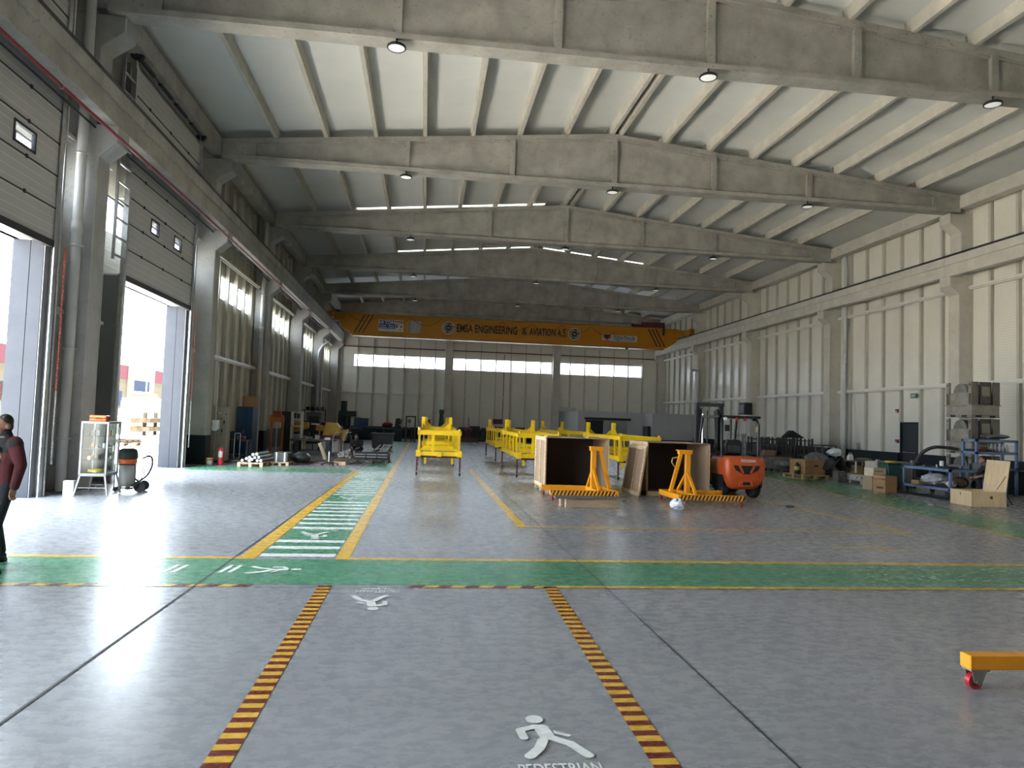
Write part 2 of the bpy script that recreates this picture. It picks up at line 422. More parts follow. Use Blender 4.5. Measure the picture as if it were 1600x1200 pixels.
for (bx, by, w, h, rz, body) in ((.56,3.70,.44,.11,0,'PEDESTRIAN'), (.62,3.54,.32,.11,0,'WALKWAY'), (-.18,7.62,.44,.09,PI,'PEDESTRIAN'), (-.24,7.73,.32,.07,PI,'WALKWAY'), (-1.25,11.58,.5,.06,PI,'PEDESTRIAN'), (-1.25,16.5,.5,.06,PI,'PEDESTRIAN')):
    t = text('lettering', body, w, h, Matrix.Translation((bx,by,z3)) @ Matrix.Rotation(rz, 4, 'Z'), PWHT, floor, .0005, .012)
    t.location = -floor.location

# ---- side walls
PY = (Y0, Y1)
def left_wall():
    m = MB(); x0, x1 = -8.12, -8.0
    m.box(x0, x1, Y0, Y1, WZ1, 11.5)
    cuts = sorted(DOORS.values()); y = Y0
    for a, b in cuts:
        m.box(x0, x1, y, a, 0, WZ0); m.box(x0, x1, a, b, 5.05, WZ0); y = b
    m.box(x0, x1, y, Y1, 0, WZ0)
    for c in YC: m.box(x0, x1, c-.55, c+.55, WZ0, WZ1)
    m.box(x0, x1, Y0, YC[0]-.55, WZ0, WZ1)
    return m
struct('wall_left', left_wall(), PANEL)
struct('wall_right', MB().box(21.0, 21.12, Y0, Y1, 0, 11.5), PANEL)
STRIPS = [(-6.04, 1.66), (2.3, 10.9), (11.58, 18.95)]
m = MB()
g = [(-8.12,7.02),(21.12,7.02),(21.12,11.5),(RIDGE,12.9),(-8.12,11.5)]
m.prism(g, 'y', Y1, Y1+.12)
m.box(-8.12, 21.12, Y1, Y1+.12, 0, 5.98)
xs = [-8.12] + [v for s in STRIPS for v in s] + [21.12]
for i in range(0, len(xs), 2): m.box(xs[i], xs[i+1], Y1, Y1+.12, 5.98, 7.02)
struct('wall_back', m, PANEL)
m = MB()      # wall behind the photographer, with a plain panel wall
m.box(-8.12, 21.12, Y0-.12, Y0, 0, 12.9)
struct('wall_front', m, PANEL)

# ---- roof
m = MB()
SKY = [(34.66, 34.98, -3.6, 5.6), (43.78, 44.12, -2.0, 6.2), (43.78, 44.12, 7.0, 14.0)]
def roofq(mb, xa, xb, ya, yb, dz=.33, th=.1):
    za, zb = ztop(xa)+dz, ztop(xb)+dz
    mb.prism([(xa,za),(xb,zb),(xb,zb+th),(xa,za+th)], 'y', ya, yb)
ys = [Y0-.2, 34.66, 34.98, 43.78, 44.12, Y1+.2]
for i, (a, b) in enumerate(zip(ys, ys[1:])):
    cut = sorted((x0, x1) for (y0, y1, x0, x1) in SKY if abs(y0-a) < .01)
    for xa, xb in ((-8.2, RIDGE), (RIDGE, 21.2)):
        p = xa
        for c0, c1 in [c for c in cut if xa <= c[0] < xb]:
            roofq(m, p, c0, a, b); p = c1
        roofq(m, p, xb, a, b)
struct('ceiling', m, ROOFP)
for i, (y0, y1, x0, x1) in enumerate(SKY):
    m = MB(); roofq(m, x0, x1, y0, y1, .38, .02); struct('window_%d' % (20+i), m, glass('skylight_sheet', (.30,.30,.28), 1.0, .02))

def roof_beam(yc):
    m = MB(); a, b = XL+.06, XR-.06
    def strip(w, z0f, z1f, xa=a, xb=b):
        pts = [xa] + ([RIDGE] if xa < RIDGE < xb else []) + [xb]
        lo = [(x, z0f(x)) for x in pts]; hi = [(x, z1f(x)) for x in reversed(pts)]
        m.prism(lo+hi, 'y', yc-w, yc+w)
    strip(.09, lambda x: 10.5, lambda x: ztop(x)-.05)
    m.prism([(yc-.25,10.46),(yc+.25,10.46),(yc+.25,10.60),(yc+.09,10.68),(yc-.09,10.68),(yc-.25,10.60)], 'x', a, b)
    strip(.22, lambda x: ztop(x)-.16, lambda x: ztop(x))
    strip(.15, lambda x: ztop(x)-.22, lambda x: ztop(x)-.15)
    for xa, xb in ((a, a+1.1), (b-1.1, b)): strip(.2, lambda x: 10.5, lambda x: ztop(x)-.1, xa, xb)
    for x in (-.95, 2.8, 6.57, 10.38, 14.14):
        m.prism([(x-.095,10.55),(x+.095,10.55),(x+.095,ztop(x)-.1),(x-.095,ztop(x)-.1)], 'y', yc-.21, yc+.21)
    return m
for c in YC: struct('roof_beam', roof_beam(c-.2), CONC)
PX = [6.46-1.70*k for k in range(8)] + [6.78+1.70*k for k in range(8)]
for i, c in enumerate(YC[:-1]):
    for x in PX:
        m = MB(); d = YC[i+1]-c; y = c-.2
        z = ztop(x)
        m.prism([(x-.06,z-.02),(x+.06,z-.02),(x+.09,z+.36),(x-.09,z+.36)], 'y', y+.03, y+d-.03)
        struct('purlin', m, CONC_LIT)
def column(s, c):
    xi, xo = (XR, 21.0) if s > 0 else (XL, -7.95)
    q = -s
    prof = [(xo,0),(xi,0),(xi,7.28),(xi+q*.38,7.6),(xi+q*.38,7.98),(xi+q*-.08,7.98),(xi+q*-.08,9.72),(xi+q*.40,10.08),(xi+q*.40,10.46),(xo,10.46)]
    m = MB().prism(prof, 'y', c-.3, c+.3)
    m.box(min(xi-q*.3,xo), max(xi-q*.3,xo), c-.3, c+.3, 10.46, 11.1)
    return m
for c in YC:
    for s in (-1, 1): struct('column', column(s, c), CONC_LIT if s > 0 else CONC_LITC, .02)
for x in (1.95, 11.25): struct('column', MB().box(x-.32, x+.32, Y1-.5, Y1, 0, 10.4), CONC_LIT, .02)
for i, c in enumerate(YC[:-1]):
    d = YC[i+1]
    for s in (-1, 1):
        xi = XR-.39 if s > 0 else XL+.39
        m = MB(); q = s
        x0, x1 = xi, xi+q*.42
        a, b = min(x0,x1), max(x0,x1)
        m.box(a+.03, b-.03, c+.005, d-.005, 7.98, 8.45); m.box(a-.02, b+.02, c+.005, d-.005, 8.42, 8.74)
        struct('crane_girder', m, CONC_LIT if s > 0 else CONC, .015)
        rx = xi+q*(.2 if s > 0 else .07)
        struct('crane_rail', MB().box(rx-.07, rx+.07, c, d, 8.74, 8.77).box(rx-.03, rx+.03, c, d, 8.77, 8.88), DKMET)
        xe = (20.35, 20.8) if s > 0 else (-7.66, -7.21)
        struct('eave_beam', MB().box(xe[0], xe[1], c-.2, d-.2, 10.62, 11.14), CONC_LIT if s > 0 else CONC, .02)
# studs, girts and dado
def stud(x, y, z0, z1, w=.13, d=.14, side=1):
    return MB().box(x, x-side*d, y-w/2, y+w/2, z0, z1)
DOOR_SIDE = (28.16, 29.32)
for i, c in enumerate(YC[2:-1]):
    for k in range(1, 7):
        y = c+BAY*k/7
        m = MB()
        z0 = 2.34 if DOOR_SIDE[0]-.05 < y < DOOR_SIDE[1]+.05 else 0
        struct('wall_stud', MB().box(20.86, 20.99, y-.06, y+.06, z0, 10.7), STUD)
        hit = [dr for dr in DOORS.values() if dr[0]-.4 < y < dr[1]+.4]
        struct('wall_stud', MB().box(-7.99, -7.84, y-.075, y+.075, 7.15 if hit else 0, 10.7), STUD)
    for z in (3.78, 7.52):
        m = MB().box(20.74, 20.85, c+.35, c+BAY-.35, z, z+.07)
        m.box(20.80, 20.85, c+.35, c+BAY-.35, z-.05, z+.12); struct('girt_rail', m, RAILW)
    for z in (3.78, 7.55):
        rs = [(c+.35, c+BAY-.35)]
        for a, b in DOORS.values():
            if c < a < c+BAY: rs = [(c+.35, a-.55), (b+.55, c+BAY-.35)]
        for a, b in rs:
            if b-a > .2: struct('girt_rail', MB().box(-7.83, -7.72, a, b, z, z+.07).box(-7.83, -7.78, a, b, z-.05, z+.12), RAILW)
for k in range(22):
    x = -7.0+1.3*k
    if x < 20.9 and abs(x-1.95) > .4 and abs(x-11.25) > .4:
        struct('wall_stud', MB().box(x-.05, x+.05, Y1-.12, Y1-.005, 0, 10.3), STUD)
for a, b in ((-7.3,1.6),(2.3,10.9),(11.6,20.4)):
    for z in (3.76, 7.6, 8.3):
        struct('girt_rail', MB().box(a, b, Y1-.2, Y1-.13, z, z+.08), RAILW if z < 7 or z > 8 else MAROON)
segs = []
m = MB(); y = Y0
for a, b in ((DOOR_SIDE[0]-.06, DOOR_SIDE[1]+.06),):
    m.box(20.84, 21.0, y, a, 0, .98); m.box(20.84, 21.0, b, Y1, 0, .98)
struct('baseboard_right', m, DADO)
m = MB(); y = Y0
m.box(-8.0, -7.82, 25.8, Y1, 0, .98); struct('baseboard_left', m, DADO)
struct('baseboard_back', MB().box(-8, 21, Y1-.14, Y1, 0, .98), DADO)
for c in YC[4:]:
    for s in (-1, 1):
        x = XR if s > 0 else XL
        struct('trim_%d' % (1+2*YC.index(c)+(s > 0)), MB().box(x-.006 if s > 0 else -8.0, 21.0 if s > 0 else x+.006, c-.306, c-.295, 0, .98).box(x-.006, x+.006, c-.306, c+.306, 0, .98), DADO)

# ---- windows
def window(n, axis, a, b, z0, z1, at, step):
    m, p = MB(), MB(); t = .04
    def bx(mb, u0, u1, w0, w1, d0, d1):
        mb.box(at+d0, at+d1, u0, u1, w0, w1) if axis == 'y' else mb.box(u0, u1, at+d0, at+d1, w0, w1)
    bx(m, a, b, z0, z0+t, -.04, .03); bx(m, a, b, z1-t, z1, -.04, .03); bx(m, a, a+t, z0, z1, -.04, .03); bx(m, b-t, b, z0, z1, -.04, .03)
    k = 1
    while a+k*step < b-.2: bx(m, a+k*step-.025, a+k*step+.025, z0, z1, -.04, .03); k += 1
    bx(p, a+t, b-t, z0+t, z1-t, -.008, .008)
    f = struct('window_%d' % n, m, DKMET)
    g = p.build('pane', GLASSW, f, recentre=False); g.location = -f.location
n = 1
for i, c in enumerate(YC[:-1]):
    window(n, 'y', c+.55, c+BAY-.55, WZ0, WZ1, -8.06, BAY/7); n += 1
for a, b in STRIPS: window(n, 'x', a, b, 5.98, 7.02, Y1+.06, 1.3); n += 1

# ---- sectional doors in the left wall
RET = mat('grey_return_plate', (.20,.21,.22), .5, var=.1)
def sectional_door(n, y0, y1, wins, chain=False, shut=False):
    root = thing('door_%d' % n, None, None, (-7.5, (y0+y1)/2, 0), kind='structure')
    h = (y1-y0)/2; pa, pb = -h-.22, h+.22
    def part(nm, mb, mt, par=root, **k): return mb.build(nm, mt, par, **k)
    m = MB(); wz = (6.52, 6.93)
    xs = sorted((a-(y0+y1)/2, b-(y0+y1)/2) for a, b in wins); p = pa
    m.box(-.03, .02, pa, pb, 5.08, wz[0]); m.box(-.03, .02, pa, pb, wz[1], 10.35)
    for a, b in xs: m.box(-.03, .02, p, a, wz[0], wz[1]); p = b
    m.box(-.03, .02, p, pb, wz[0], wz[1])
    if shut: m.box(-.03, .02, pa, pb, .05, 5.08)
    pn = part('door_panel', m, DOORP)
    for a, b in xs:
        f = part('window_frame', MB().box(-.035,.035,a,a+.05,*wz).box(-.035,.035,b-.05,b,*wz).box(-.035,.035,a,b,wz[0],wz[0]+.05).box(-.035,.035,a,b,wz[1]-.05,wz[1]), SEAM)
        MB().box(-.02,.01,a+.05,b-.05,wz[0]+.05,wz[1]-.05).build('pane', DOORW, f)
    m = MB()
    z = 5.74
    while z < 10.2:
        m.box(.015, .03, pa, pb, z-.014, z+.014)
        for t in (.2, .5, .8): m.box(.02, .045, pa+(pb-pa)*t-.03, pa+(pb-pa)*t+.03, z-.035, z+.035)
        z += .655
    part('section_seam', m, SEAM)
    part('bottom_seal', MB().box(-.04, .05, pa, pb, 4.95, 5.09), SEAM)
    part('header', MB().box(-.62, -.03, -h, h, 5.05, 5.13), WHITE)
    for s in (-1, 1):
        e = s*h
        i_ = e-s*.012
        j = MB().box(-.63, -.31, min(i_,e+s*.05), max(i_,e+s*.05), 0, 5.08).box(-.295, -.06, min(i_,e+s*.05), max(i_,e+s*.05), 0, 5.08).box(-.6, -.06, min(e,e+s*.04), max(e,e+s*.04), 0, 5.08)
        part('side_plate', MB().box(-.63, -.06, min(e+s*.052,e+s*.058), max(e+s*.052,e+s*.058), 0, 5.08), RET)
        part('return_plate', MB().box(-.06, -.04, min(e,e+s*.30), max(e,e+s*.30), 0, 5.08), RET)
        part('door_jamb', j, JAMB)
        r = MB().box(-.04, .06, min(e+s*.2,e+s*.27), max(e+s*.2,e+s*.27), 0, 10.6)
        r.box(.04, .06, min(e+s*.13,e+s*.2), max(e+s*.13,e+s*.2), 0, 10.6).cyl((.07,e+s*.31,0), (.07,e+s*.31,10.4), .022, n=8)
        part('guide_rail', r, GALV)
    sh = MB().cyl((.05,pa-.1,10.62), (.05,pb+.1,10.62), .02, n=8)
    for t in (.12, .38, .62, .88):
        c = pa+(pb-pa)*t; sh.cyl((.05,c-.45,10.62), (.05,c+.45,10.62), .06, n=10)
    part('spring_shaft', sh, DKMET)
    for e in (pa, pb): part('cable_drum', MB().cyl((.05,e-.07,10.62), (.05,e+.07,10.62), .15, n=16), SEAM)
    if chain:
        y = pb+.22
        def links(z0, z1):
            m = MB(); z = z0
            while z < z1: m.cbox((.12,y,z+.02), (.03,.035,.03)); z += .045
            return m
        c = part('pull_chain', links(2.1, 5.0), mat('chain_red', (.50,.10,.06), .5), label=None) if False else links(2.1,5.0).build('pull_chain', mat('chain_red', (.50,.10,.06), .5), root)
        c['label'] = 'orange red upper run of the hoist chain'
        links(.62, 2.1).build('pull_chain', GALV, root)['label'] = 'bare steel lower run of the hoist chain'
    return root
sectional_door(1, *DOORS[1], [(13.55,14.3),(11.4,12.1)], True)
sectional_door(2, *DOORS[2], [(20.05,20.65),(21.85,22.5)], True)
sectional_door(3, *DOORS[0], [(2.0,2.7)])  # unseen door, left open to add daylight to the foreground
# plain side door in the right wall
a, b = DOOR_SIDE
d = struct('door_5', MB().box(20.95, 20.99, a+.05, b-.05, .02, 2.25), mat('door_slate', (.012,.016,.02), .5))
for nm, mb, mt in (('door_frame', MB().box(20.9,21.0,a-.03,a+.05,0,2.33).box(20.9,21.0,b-.05,b+.03,0,2.33).box(20.9,21.0,a-.03,b+.03,2.25,2.33), DADO),
                   ('push_bar', MB().cyl((20.88,a+.15,1.02),(20.88,b-.15,1.02),.02,n=8).box(20.88,20.96,a+.15,a+.2,1.0,1.04).box(20.88,20.96,b-.2,b-.15,1.0,1.04), GALV)):
    o = mb.build(nm, mt, d, recentre=False); o.location = -d.location

# ---- office boxes built in front of the back wall
OFW = mat('office_wall', (.47,.47,.45), .5, var=.06)
m = MB().box(12.0, 20.9, 55.0, 61.0, 0, 2.78); struct('wall_office', m, OFW)
m = MB().box(17.25, 20.9, 52.7, 54.99, .0, 2.74); struct('wall_office_end', m, OFW)
struct('baseboard_office', MB().box(17.24,20.9,52.66,52.7,0,.75), DADO)
d = struct('door_6', MB().box(12.6, 14.0, 54.93, 55.0, 0, 2.1), BLACK)  # black slab puts the dark of the open doorway into colour
o = MB().box(14.0,15.9,54.88,54.96,0,2.12).build('sliding_leaf', mat('grey_leaf',(.30,.31,.30),.4), d, recentre=False); o.location = -d.location
o = MB().box(12.5,16.2,54.85,55.0,2.12,2.3).build('door_track', DKMET, d, recentre=False); o.location = -d.location
d = struct('door_7', MB().box(17.2, 17.245, 53.6, 54.9, 0, 1.75), mat('door_dark_grey',(.07,.075,.08),.4))
o = MB().box(17.16,17.2,53.0,53.5,0,1.75).build('side_panel', DADO, d, recentre=False); o.location = -d.location
d = struct('door_8', MB().box(11.65, 12.0+.9, Y1-.28, Y1-.22, 0, 2.75), ribbed('shutter', (.33,.34,.34), 2, .09, .01))
o = MB().box(11.5,13.0,Y1-.6,Y1-.2,2.75,3.15).build('shutter_box', GALV, d, recentre=False); o.location = -d.location

# ---- ground outside
struct('ground_outside', MB().box(-150, -8.0, -60, 260, -.35, -.05), mat('yard_concrete', (.48,.455,.415), .85, var=.2, scale=.2))
# ------------------------------------------------------------------ things: services under the roof
for i, c in enumerate(YC[3:]):
    for j, x in enumerate((-.95, 6.5, 14.05)):
        side = ('near the left wall', 'under the ridge', 'towards the right wall')[j]
        beam = ('nearest', 'second', 'third', 'fourth', 'fifth', 'sixth')[i]
        if i == 5: continue
        t = thing('ceiling_light', 'round ceiling lamp on the %s roof beam from the front, %s' % (beam, side), 'ceiling lamp', (x, c-.42, 10.24), group='round lamps under the roof beams')
        MB().lathe([(.0,.09),(.16,.08),(.215,.04),(.22,0),(.20,-.015),(.185,0),(.0,.01)], n=24).build('lamp_housing', BLACK, t)
        MB().lathe([(.0,-.012),(.15,-.012),(.185,.0)], n=24).build('diffuser', emit('lamp_diffuser', (.9,.9,.88), .13), t)
        MB().cyl((0,.0,.08),(0,0,.27),.025,n=8).box(-.05,.05,-.02,.1,.235,.26).build('bracket', DKMET, t)

t = thing('sprinkler_pipe', 'long red pipe running under the left crane girder', 'pipe', (-6.80, -9.5, 7.62))
MB().tube([(0,0,0),(0,24,.02),(0,30,.08),(0,70,.10)], .034, 8).build('pipe_run', RED, t)
for k in range(17):
    y = 2.2+4.2*k; m = MB().tube([(.045*math.cos(a),0,.045*math.sin(a)) for a in [PI*2*i/10 for i in range(10)]], .008, 5, True)
    m.cyl((0,0,.045),(-.09,0,.40),.006,n=5); o = m.build('pipe_hanger', GALV, t); o.location = (0,y,0)
tag(MB().tube([(-7.36,Y0,7.9),(-7.36,60,7.9)], .022, 6).build('conduit_pipe', DKMET), 'thin dark conduit running beside the red sprinkler pipe', 'pipe')
def downpipe(x, y, top, lab, r=.1, bottom=0.02):
    t = thing('downpipe', lab, 'downpipe', (x,y,bottom))
    MB().cyl((0,0,0),(0,0,top-bottom),r,n=16).build('pipe_run', PIPEW, t)
    for z in (1.1, 3.0, 5.2, 7.2, 9.2):
        if z < top-bottom: MB().lathe([(r+.004,-.02),(r+.02,-.02),(r+.02,.02),(r+.004,.02)], n=16).box(r,r+.05,-.02,.02,-.015,.015).build('pipe_clamp', GALV, t).location = (0,0,z)
    MB().lathe([(r+.002,-.12),(r+.014,-.11),(r+.014,.11),(r+.002,.12)], n=16).build('pipe_socket', PIPEW, t).location = (0,0,5.6)
downpipe(-7.5, 16.12, 11.0, 'grey downpipe on the column beside the nearest open shutter door')
downpipe(-7.55, 33.9, 10.6, 'grey downpipe on the column behind the blue locker', .1)
downpipe(20.72, 33.3, 10.6, 'grey downpipe on the right wall column beside the slate door bay', .11)
t = thing('downpipe', 'grey bent downpipe high on the left wall near the milling machines', 'downpipe', (-7.5,51.6,.02))
MB().tube([(0,0,0),(0,0,6.1),(.05,0,6.3),(.25,0,6.65),(.6,.2,6.95)], .1, 10).build('pipe_run', PIPEW, t)
t = thing('downpipe', 'pale bent vent pipe on the right wall behind the forklift mast', 'downpipe', (20.25,51.4,.02))
MB().tube([(0,0,0),(0,0,5.8),(-.08,0,6.0),(-.3,0,6.05),(-.6,0,6.0)], .1, 10).build('pipe_run', PIPEW, t)
# ladder-type cable trays beside the doors
def cable_ladder(x, y, z0, z1, lab):
    t = thing('cable_ladder', lab, 'cable ladder', (x,y,z0))
    for s in (-.33, .33): MB().box(-.03,.03,s-.025,s+.025,0,z1-z0).build('side_rail', GALV, t)
    z = .1
    while z < z1-z0-.05:
        MB().box(-.02,.02,-.33,.33,z,z+.04).build('rung', GALV, t); z += .44
cable_ladder(-7.40, 18.02, 5.3, 10.2, 'galvanised cable ladder between the first column and the second shutter door')
# exit sign, alarm boxes
t = thing('exit_sign', 'small green exit sign above the slate side door', 'exit sign', (20.72,28.2,3.35))
MB().box(-.02,.02,-.19,.19,0,.2).build('sign_board', mat('sign_green',(.02,.16,.09),.4), t)
text('lettering', 'EXIT', .26, .1, frame_mtx((-.022,.13,.05),(0,-1,0),(0,0,1)), WHITE, t, .002, .02)
MB().box(.02,.14,-.01,.01,.18,.2).build('bracket', GALV, t)
for z, l in ((2.75,'small red alarm sounder on the wall above the slate door corner'),(1.4,'small red call point beside the slate side door')):
    t = thing('alarm_box', l, 'alarm', (20.96,29.6,z))
    MB().box(-.06,.04,-.08,.08,0,.16).build('case', mat('alarm_red',(.22,.02,.02),.4), t, bevel=.01); MB().box(-.065,-.055,-.04,.04,.02,.07).build('front_plate', WHITE, t)

# ------------------------------------------------------------------ overhead crane
t = thing('overhead_crane', 'orange yellow overhead travelling crane spanning the far end of the hall', 'crane', (6.57, 54.0, 7.87))
def cp(nm, mb, mt, par=None, **k): return mb.build(nm, mt, par or t, **k)
gb = MB()
gb.prism([(-12.2,.09),(12.2,.09),(12.9,.55),(13.1,1.1),(13.0,1.52),(-13.0,1.52),(-13.1,1.1),(-12.9,.55)], 'y', 0, .55)
bridge = cp('bridge_girder', gb, CRANEY)
cp('bottom_flange', MB().box(-12.3,12.1,-.12,.67,.03,.09).box(-12.1,11.9,-.02,.57,-.1,.03), CRANEY)
cp('top_flange', MB().box(-13.0,13.0,-.1,.65,1.52,1.57), CRANEY)
for s in (-1, 1):
    c = cp('end_carriage', MB().box(s*13.62-.18,s*13.62+.18,-1.4,1.9,1.06,1.46), CRANEY, bevel=.02)
    MB().box(min(s*12.7,s*13.6),max(s*12.7,s*13.6),-.05,.6,1.0,1.5).build('carriage_bracket', CRANEY, c)
    for y in (-1.1, 1.6): MB().cyl((s*13.62-.06,y,1.10),(s*13.62+.06,y,1.10),.11,n=16).build('wheel', DKMET, c)
    for k in range(3):
        x = s*(11.95-.3*k)
        x0 = x
        cp('warning_stripe', MB().add([(x0-.05,-.004,.12),(x0+.05,-.004,.12),(x0+.05-s*.75,-.004,1.5),(x0-.05-s*.75,-.004,1.5)],[(0,1,2,3)]), BLACK)
INK = mat('black_print', (.012,.012,.014), .5)
fr = lambda x, z: frame_mtx((x,-.006,z),(1,0,0),(0,0,1))
text('lettering', 'EMSA ENGINEERING', 4.62, .62, fr(-4.35,.52), INK, t, .004, .025)
text('lettering', '&', .42, .55, fr(.62,.55), INK, t, .004, .0)
text('lettering', 'AVIATION A.Ş.', 2.95, .78, fr(1.2,.38), INK, t, .004, .025)
def ring(mb, cx, cz, r0, r1, y, n=40):
    vs = []
    for i in range(n):
        a = 2*PI*i/n; vs += [(cx+r0*math.cos(a),y,cz+r0*math.sin(a)),(cx+r1*math.cos(a),y,cz+r1*math.sin(a))]
    return mb.add(vs, [(2*i,2*i+1,(2*((i+1) % n))+1,2*((i+1) % n)) for i in range(n)])
def disc(mb, cx, cz, r, y, n=40): return mb.add([(cx+r*math.cos(2*PI*i/n),y,cz+r*math.sin(2*PI*i/n)) for i in range(n)], [tuple(range(n))])
for cx in (-4.98, 4.72):
    e = cp('emblem', disc(MB(), cx, .8, .46, -.006), INK); e['label'] = 'round black emblem with pale rings'
    ring(ring(MB(), cx, .8, .42, .46, -.009), cx, .8, .245, .27, -.009).build('emblem_ring', WHITE, e)
    b = MB()
    for k in range(26):
        a = 2*PI*k/26
        if k % 13 in (5, 6): continue
        c, s_ = math.cos(a), math.sin(a)
        b.add([(cx+r*c-q*s_,-.009,.8+r*s_+q*c) for r, q in ((.30,-.022),(.385,-.022),(.385,.02),(.30,.02))], [(0,1,2,3)])
    b.build('emblem_lettering', mat('pale_print',(.45,.44,.42),.5), e)
    MB().add([(cx-.16,-.009,.86),(cx-.02,-.009,.84),(cx+.16,-.009,.9),(cx+.05,-.009,.8),(cx+.13,-.009,.70),(cx-.02,-.009,.76),(cx-.12,-.009,.73),(cx-.06,-.009,.79)],[tuple(range(8))]).build('emblem_bird', ORA, e)
pl = cp('capacity_plate', MB().box(-10.2,-8.35,-.02,-.004,.32,1.18), mat('sign_white',(.50,.50,.49),.5))
MB().box(-10.14,-8.95,-.026,-.02,.52,1.13).build('blue_panel', mat('sign_blue',(.03,.05,.16),.5), pl)
text('lettering', '10 TON', 1.1, .24, fr(-10.1,.86).__matmul__(Matrix.Translation((0,0,.022))), WHITE, pl, .003, .02)
for k, (bx, bz, w_, body) in enumerate(((-10.08,.72,.45,'CAP.'),(-9.45,.72,.42,'HOIST'),(-10.08,.57,.5,'SPAN'),(-9.45,.57,.42,'CLASS'))):
    MB().box(bx,bx+w_,-.029,-.026,bz,bz+.07).build('print_line', mat('pale_print',(.45,.44,.42),.5), pl)
text('lettering', 'CE', .22, .13, fr(-8.68,.40) @ Matrix.Translation((0,0,.018)), INK, pl, .003, 0)
for k in range(3): MB().box(-8.88+.16*k,-8.78+.16*k,-.026,-.02,.62+.1*(k % 2),.80+.1*(k % 2)).build('print_line', INK if k != 1 else YEL, pl)
MB().box(-8.9,-8.42,-.026,-.02,1.03,1.12).build('print_line', mat('print_red',(.3,.05,.05),.5), pl)
cp('blank_plate', MB().box(-7.95,-7.02,-.02,-.004,.26,1.18), mat('sticker_grey',(.34,.35,.33),.5,var=.3,scale=9))
pl = cp('maker_plate', MB().box(7.55,9.7,-.02,-.004,.38,.86).box(6.92,7.7,-.02,-.004,.44,.94), mat('sign_white',(.50,.50,.49),.5))
text('lettering', 'ÖZFATİHLER', 1.75, .36, fr(7.82,.52) @ Matrix.Translation((0,0,.016)), INK, pl, .003, .02)
MB().box(7.95,9.55,-.026,-.02,.43,.455).build('print_line', INK, pl)
MB().add([(7.0,-.026,.9),(7.6,-.026,.9),(7.6,-.026,.65),(7.3,-.026,.44),(7.0,-.026,.65)],[(0,1,2,3,4)]).build('shield', mat('print_red',(.3,.05,.05),.5), pl)
MB().add([(7.12,-.03,.84),(7.48,-.03,.84),(7.4,-.03,.66),(7.3,-.03,.58),(7.2,-.03,.66)],[(0,1,2,3,4)]).build('shield_mark', INK, pl)
pts = []
for k in range(9):
    x0 = -12.6+2.3*k+.2; 
    for i in range(8): pts.append((x0+2.3*i/8, -.16, 1.46-.62*math.sin(PI*i/8)**.8 if k > 0 else 1.46-.5*math.sin(PI*i/8)))
cp('festoon_cable', MB().tube(pts, .016, 5), mat('cable_brown',(.06,.02,.012),.5))
h = cp('hoist', MB().box(9.4,11.7,-.3,.3,1.6,1.78).box(9.9,10.8,-.35,.3,1.62,1.95).cyl((10.9,-.1,1.86),(11.8,-.1,1.86),.16,n=14), MAROON)
MB().box(11.75,11.82,-.3,.3,1.0,2.0).build('hoist_frame', DKMET, h); MB().lathe([(0,0),(.09,0),(.09,.2),(0,.2)],(9.3,-.1,1.62),n=12).build('hook_block', DKMET, h)
cp('work_lamp', MB().lathe([(0,0),(.12,0),(.09,-.14),(0,-.14)],(8.9,-.0,-.06),n=14), BLACK)

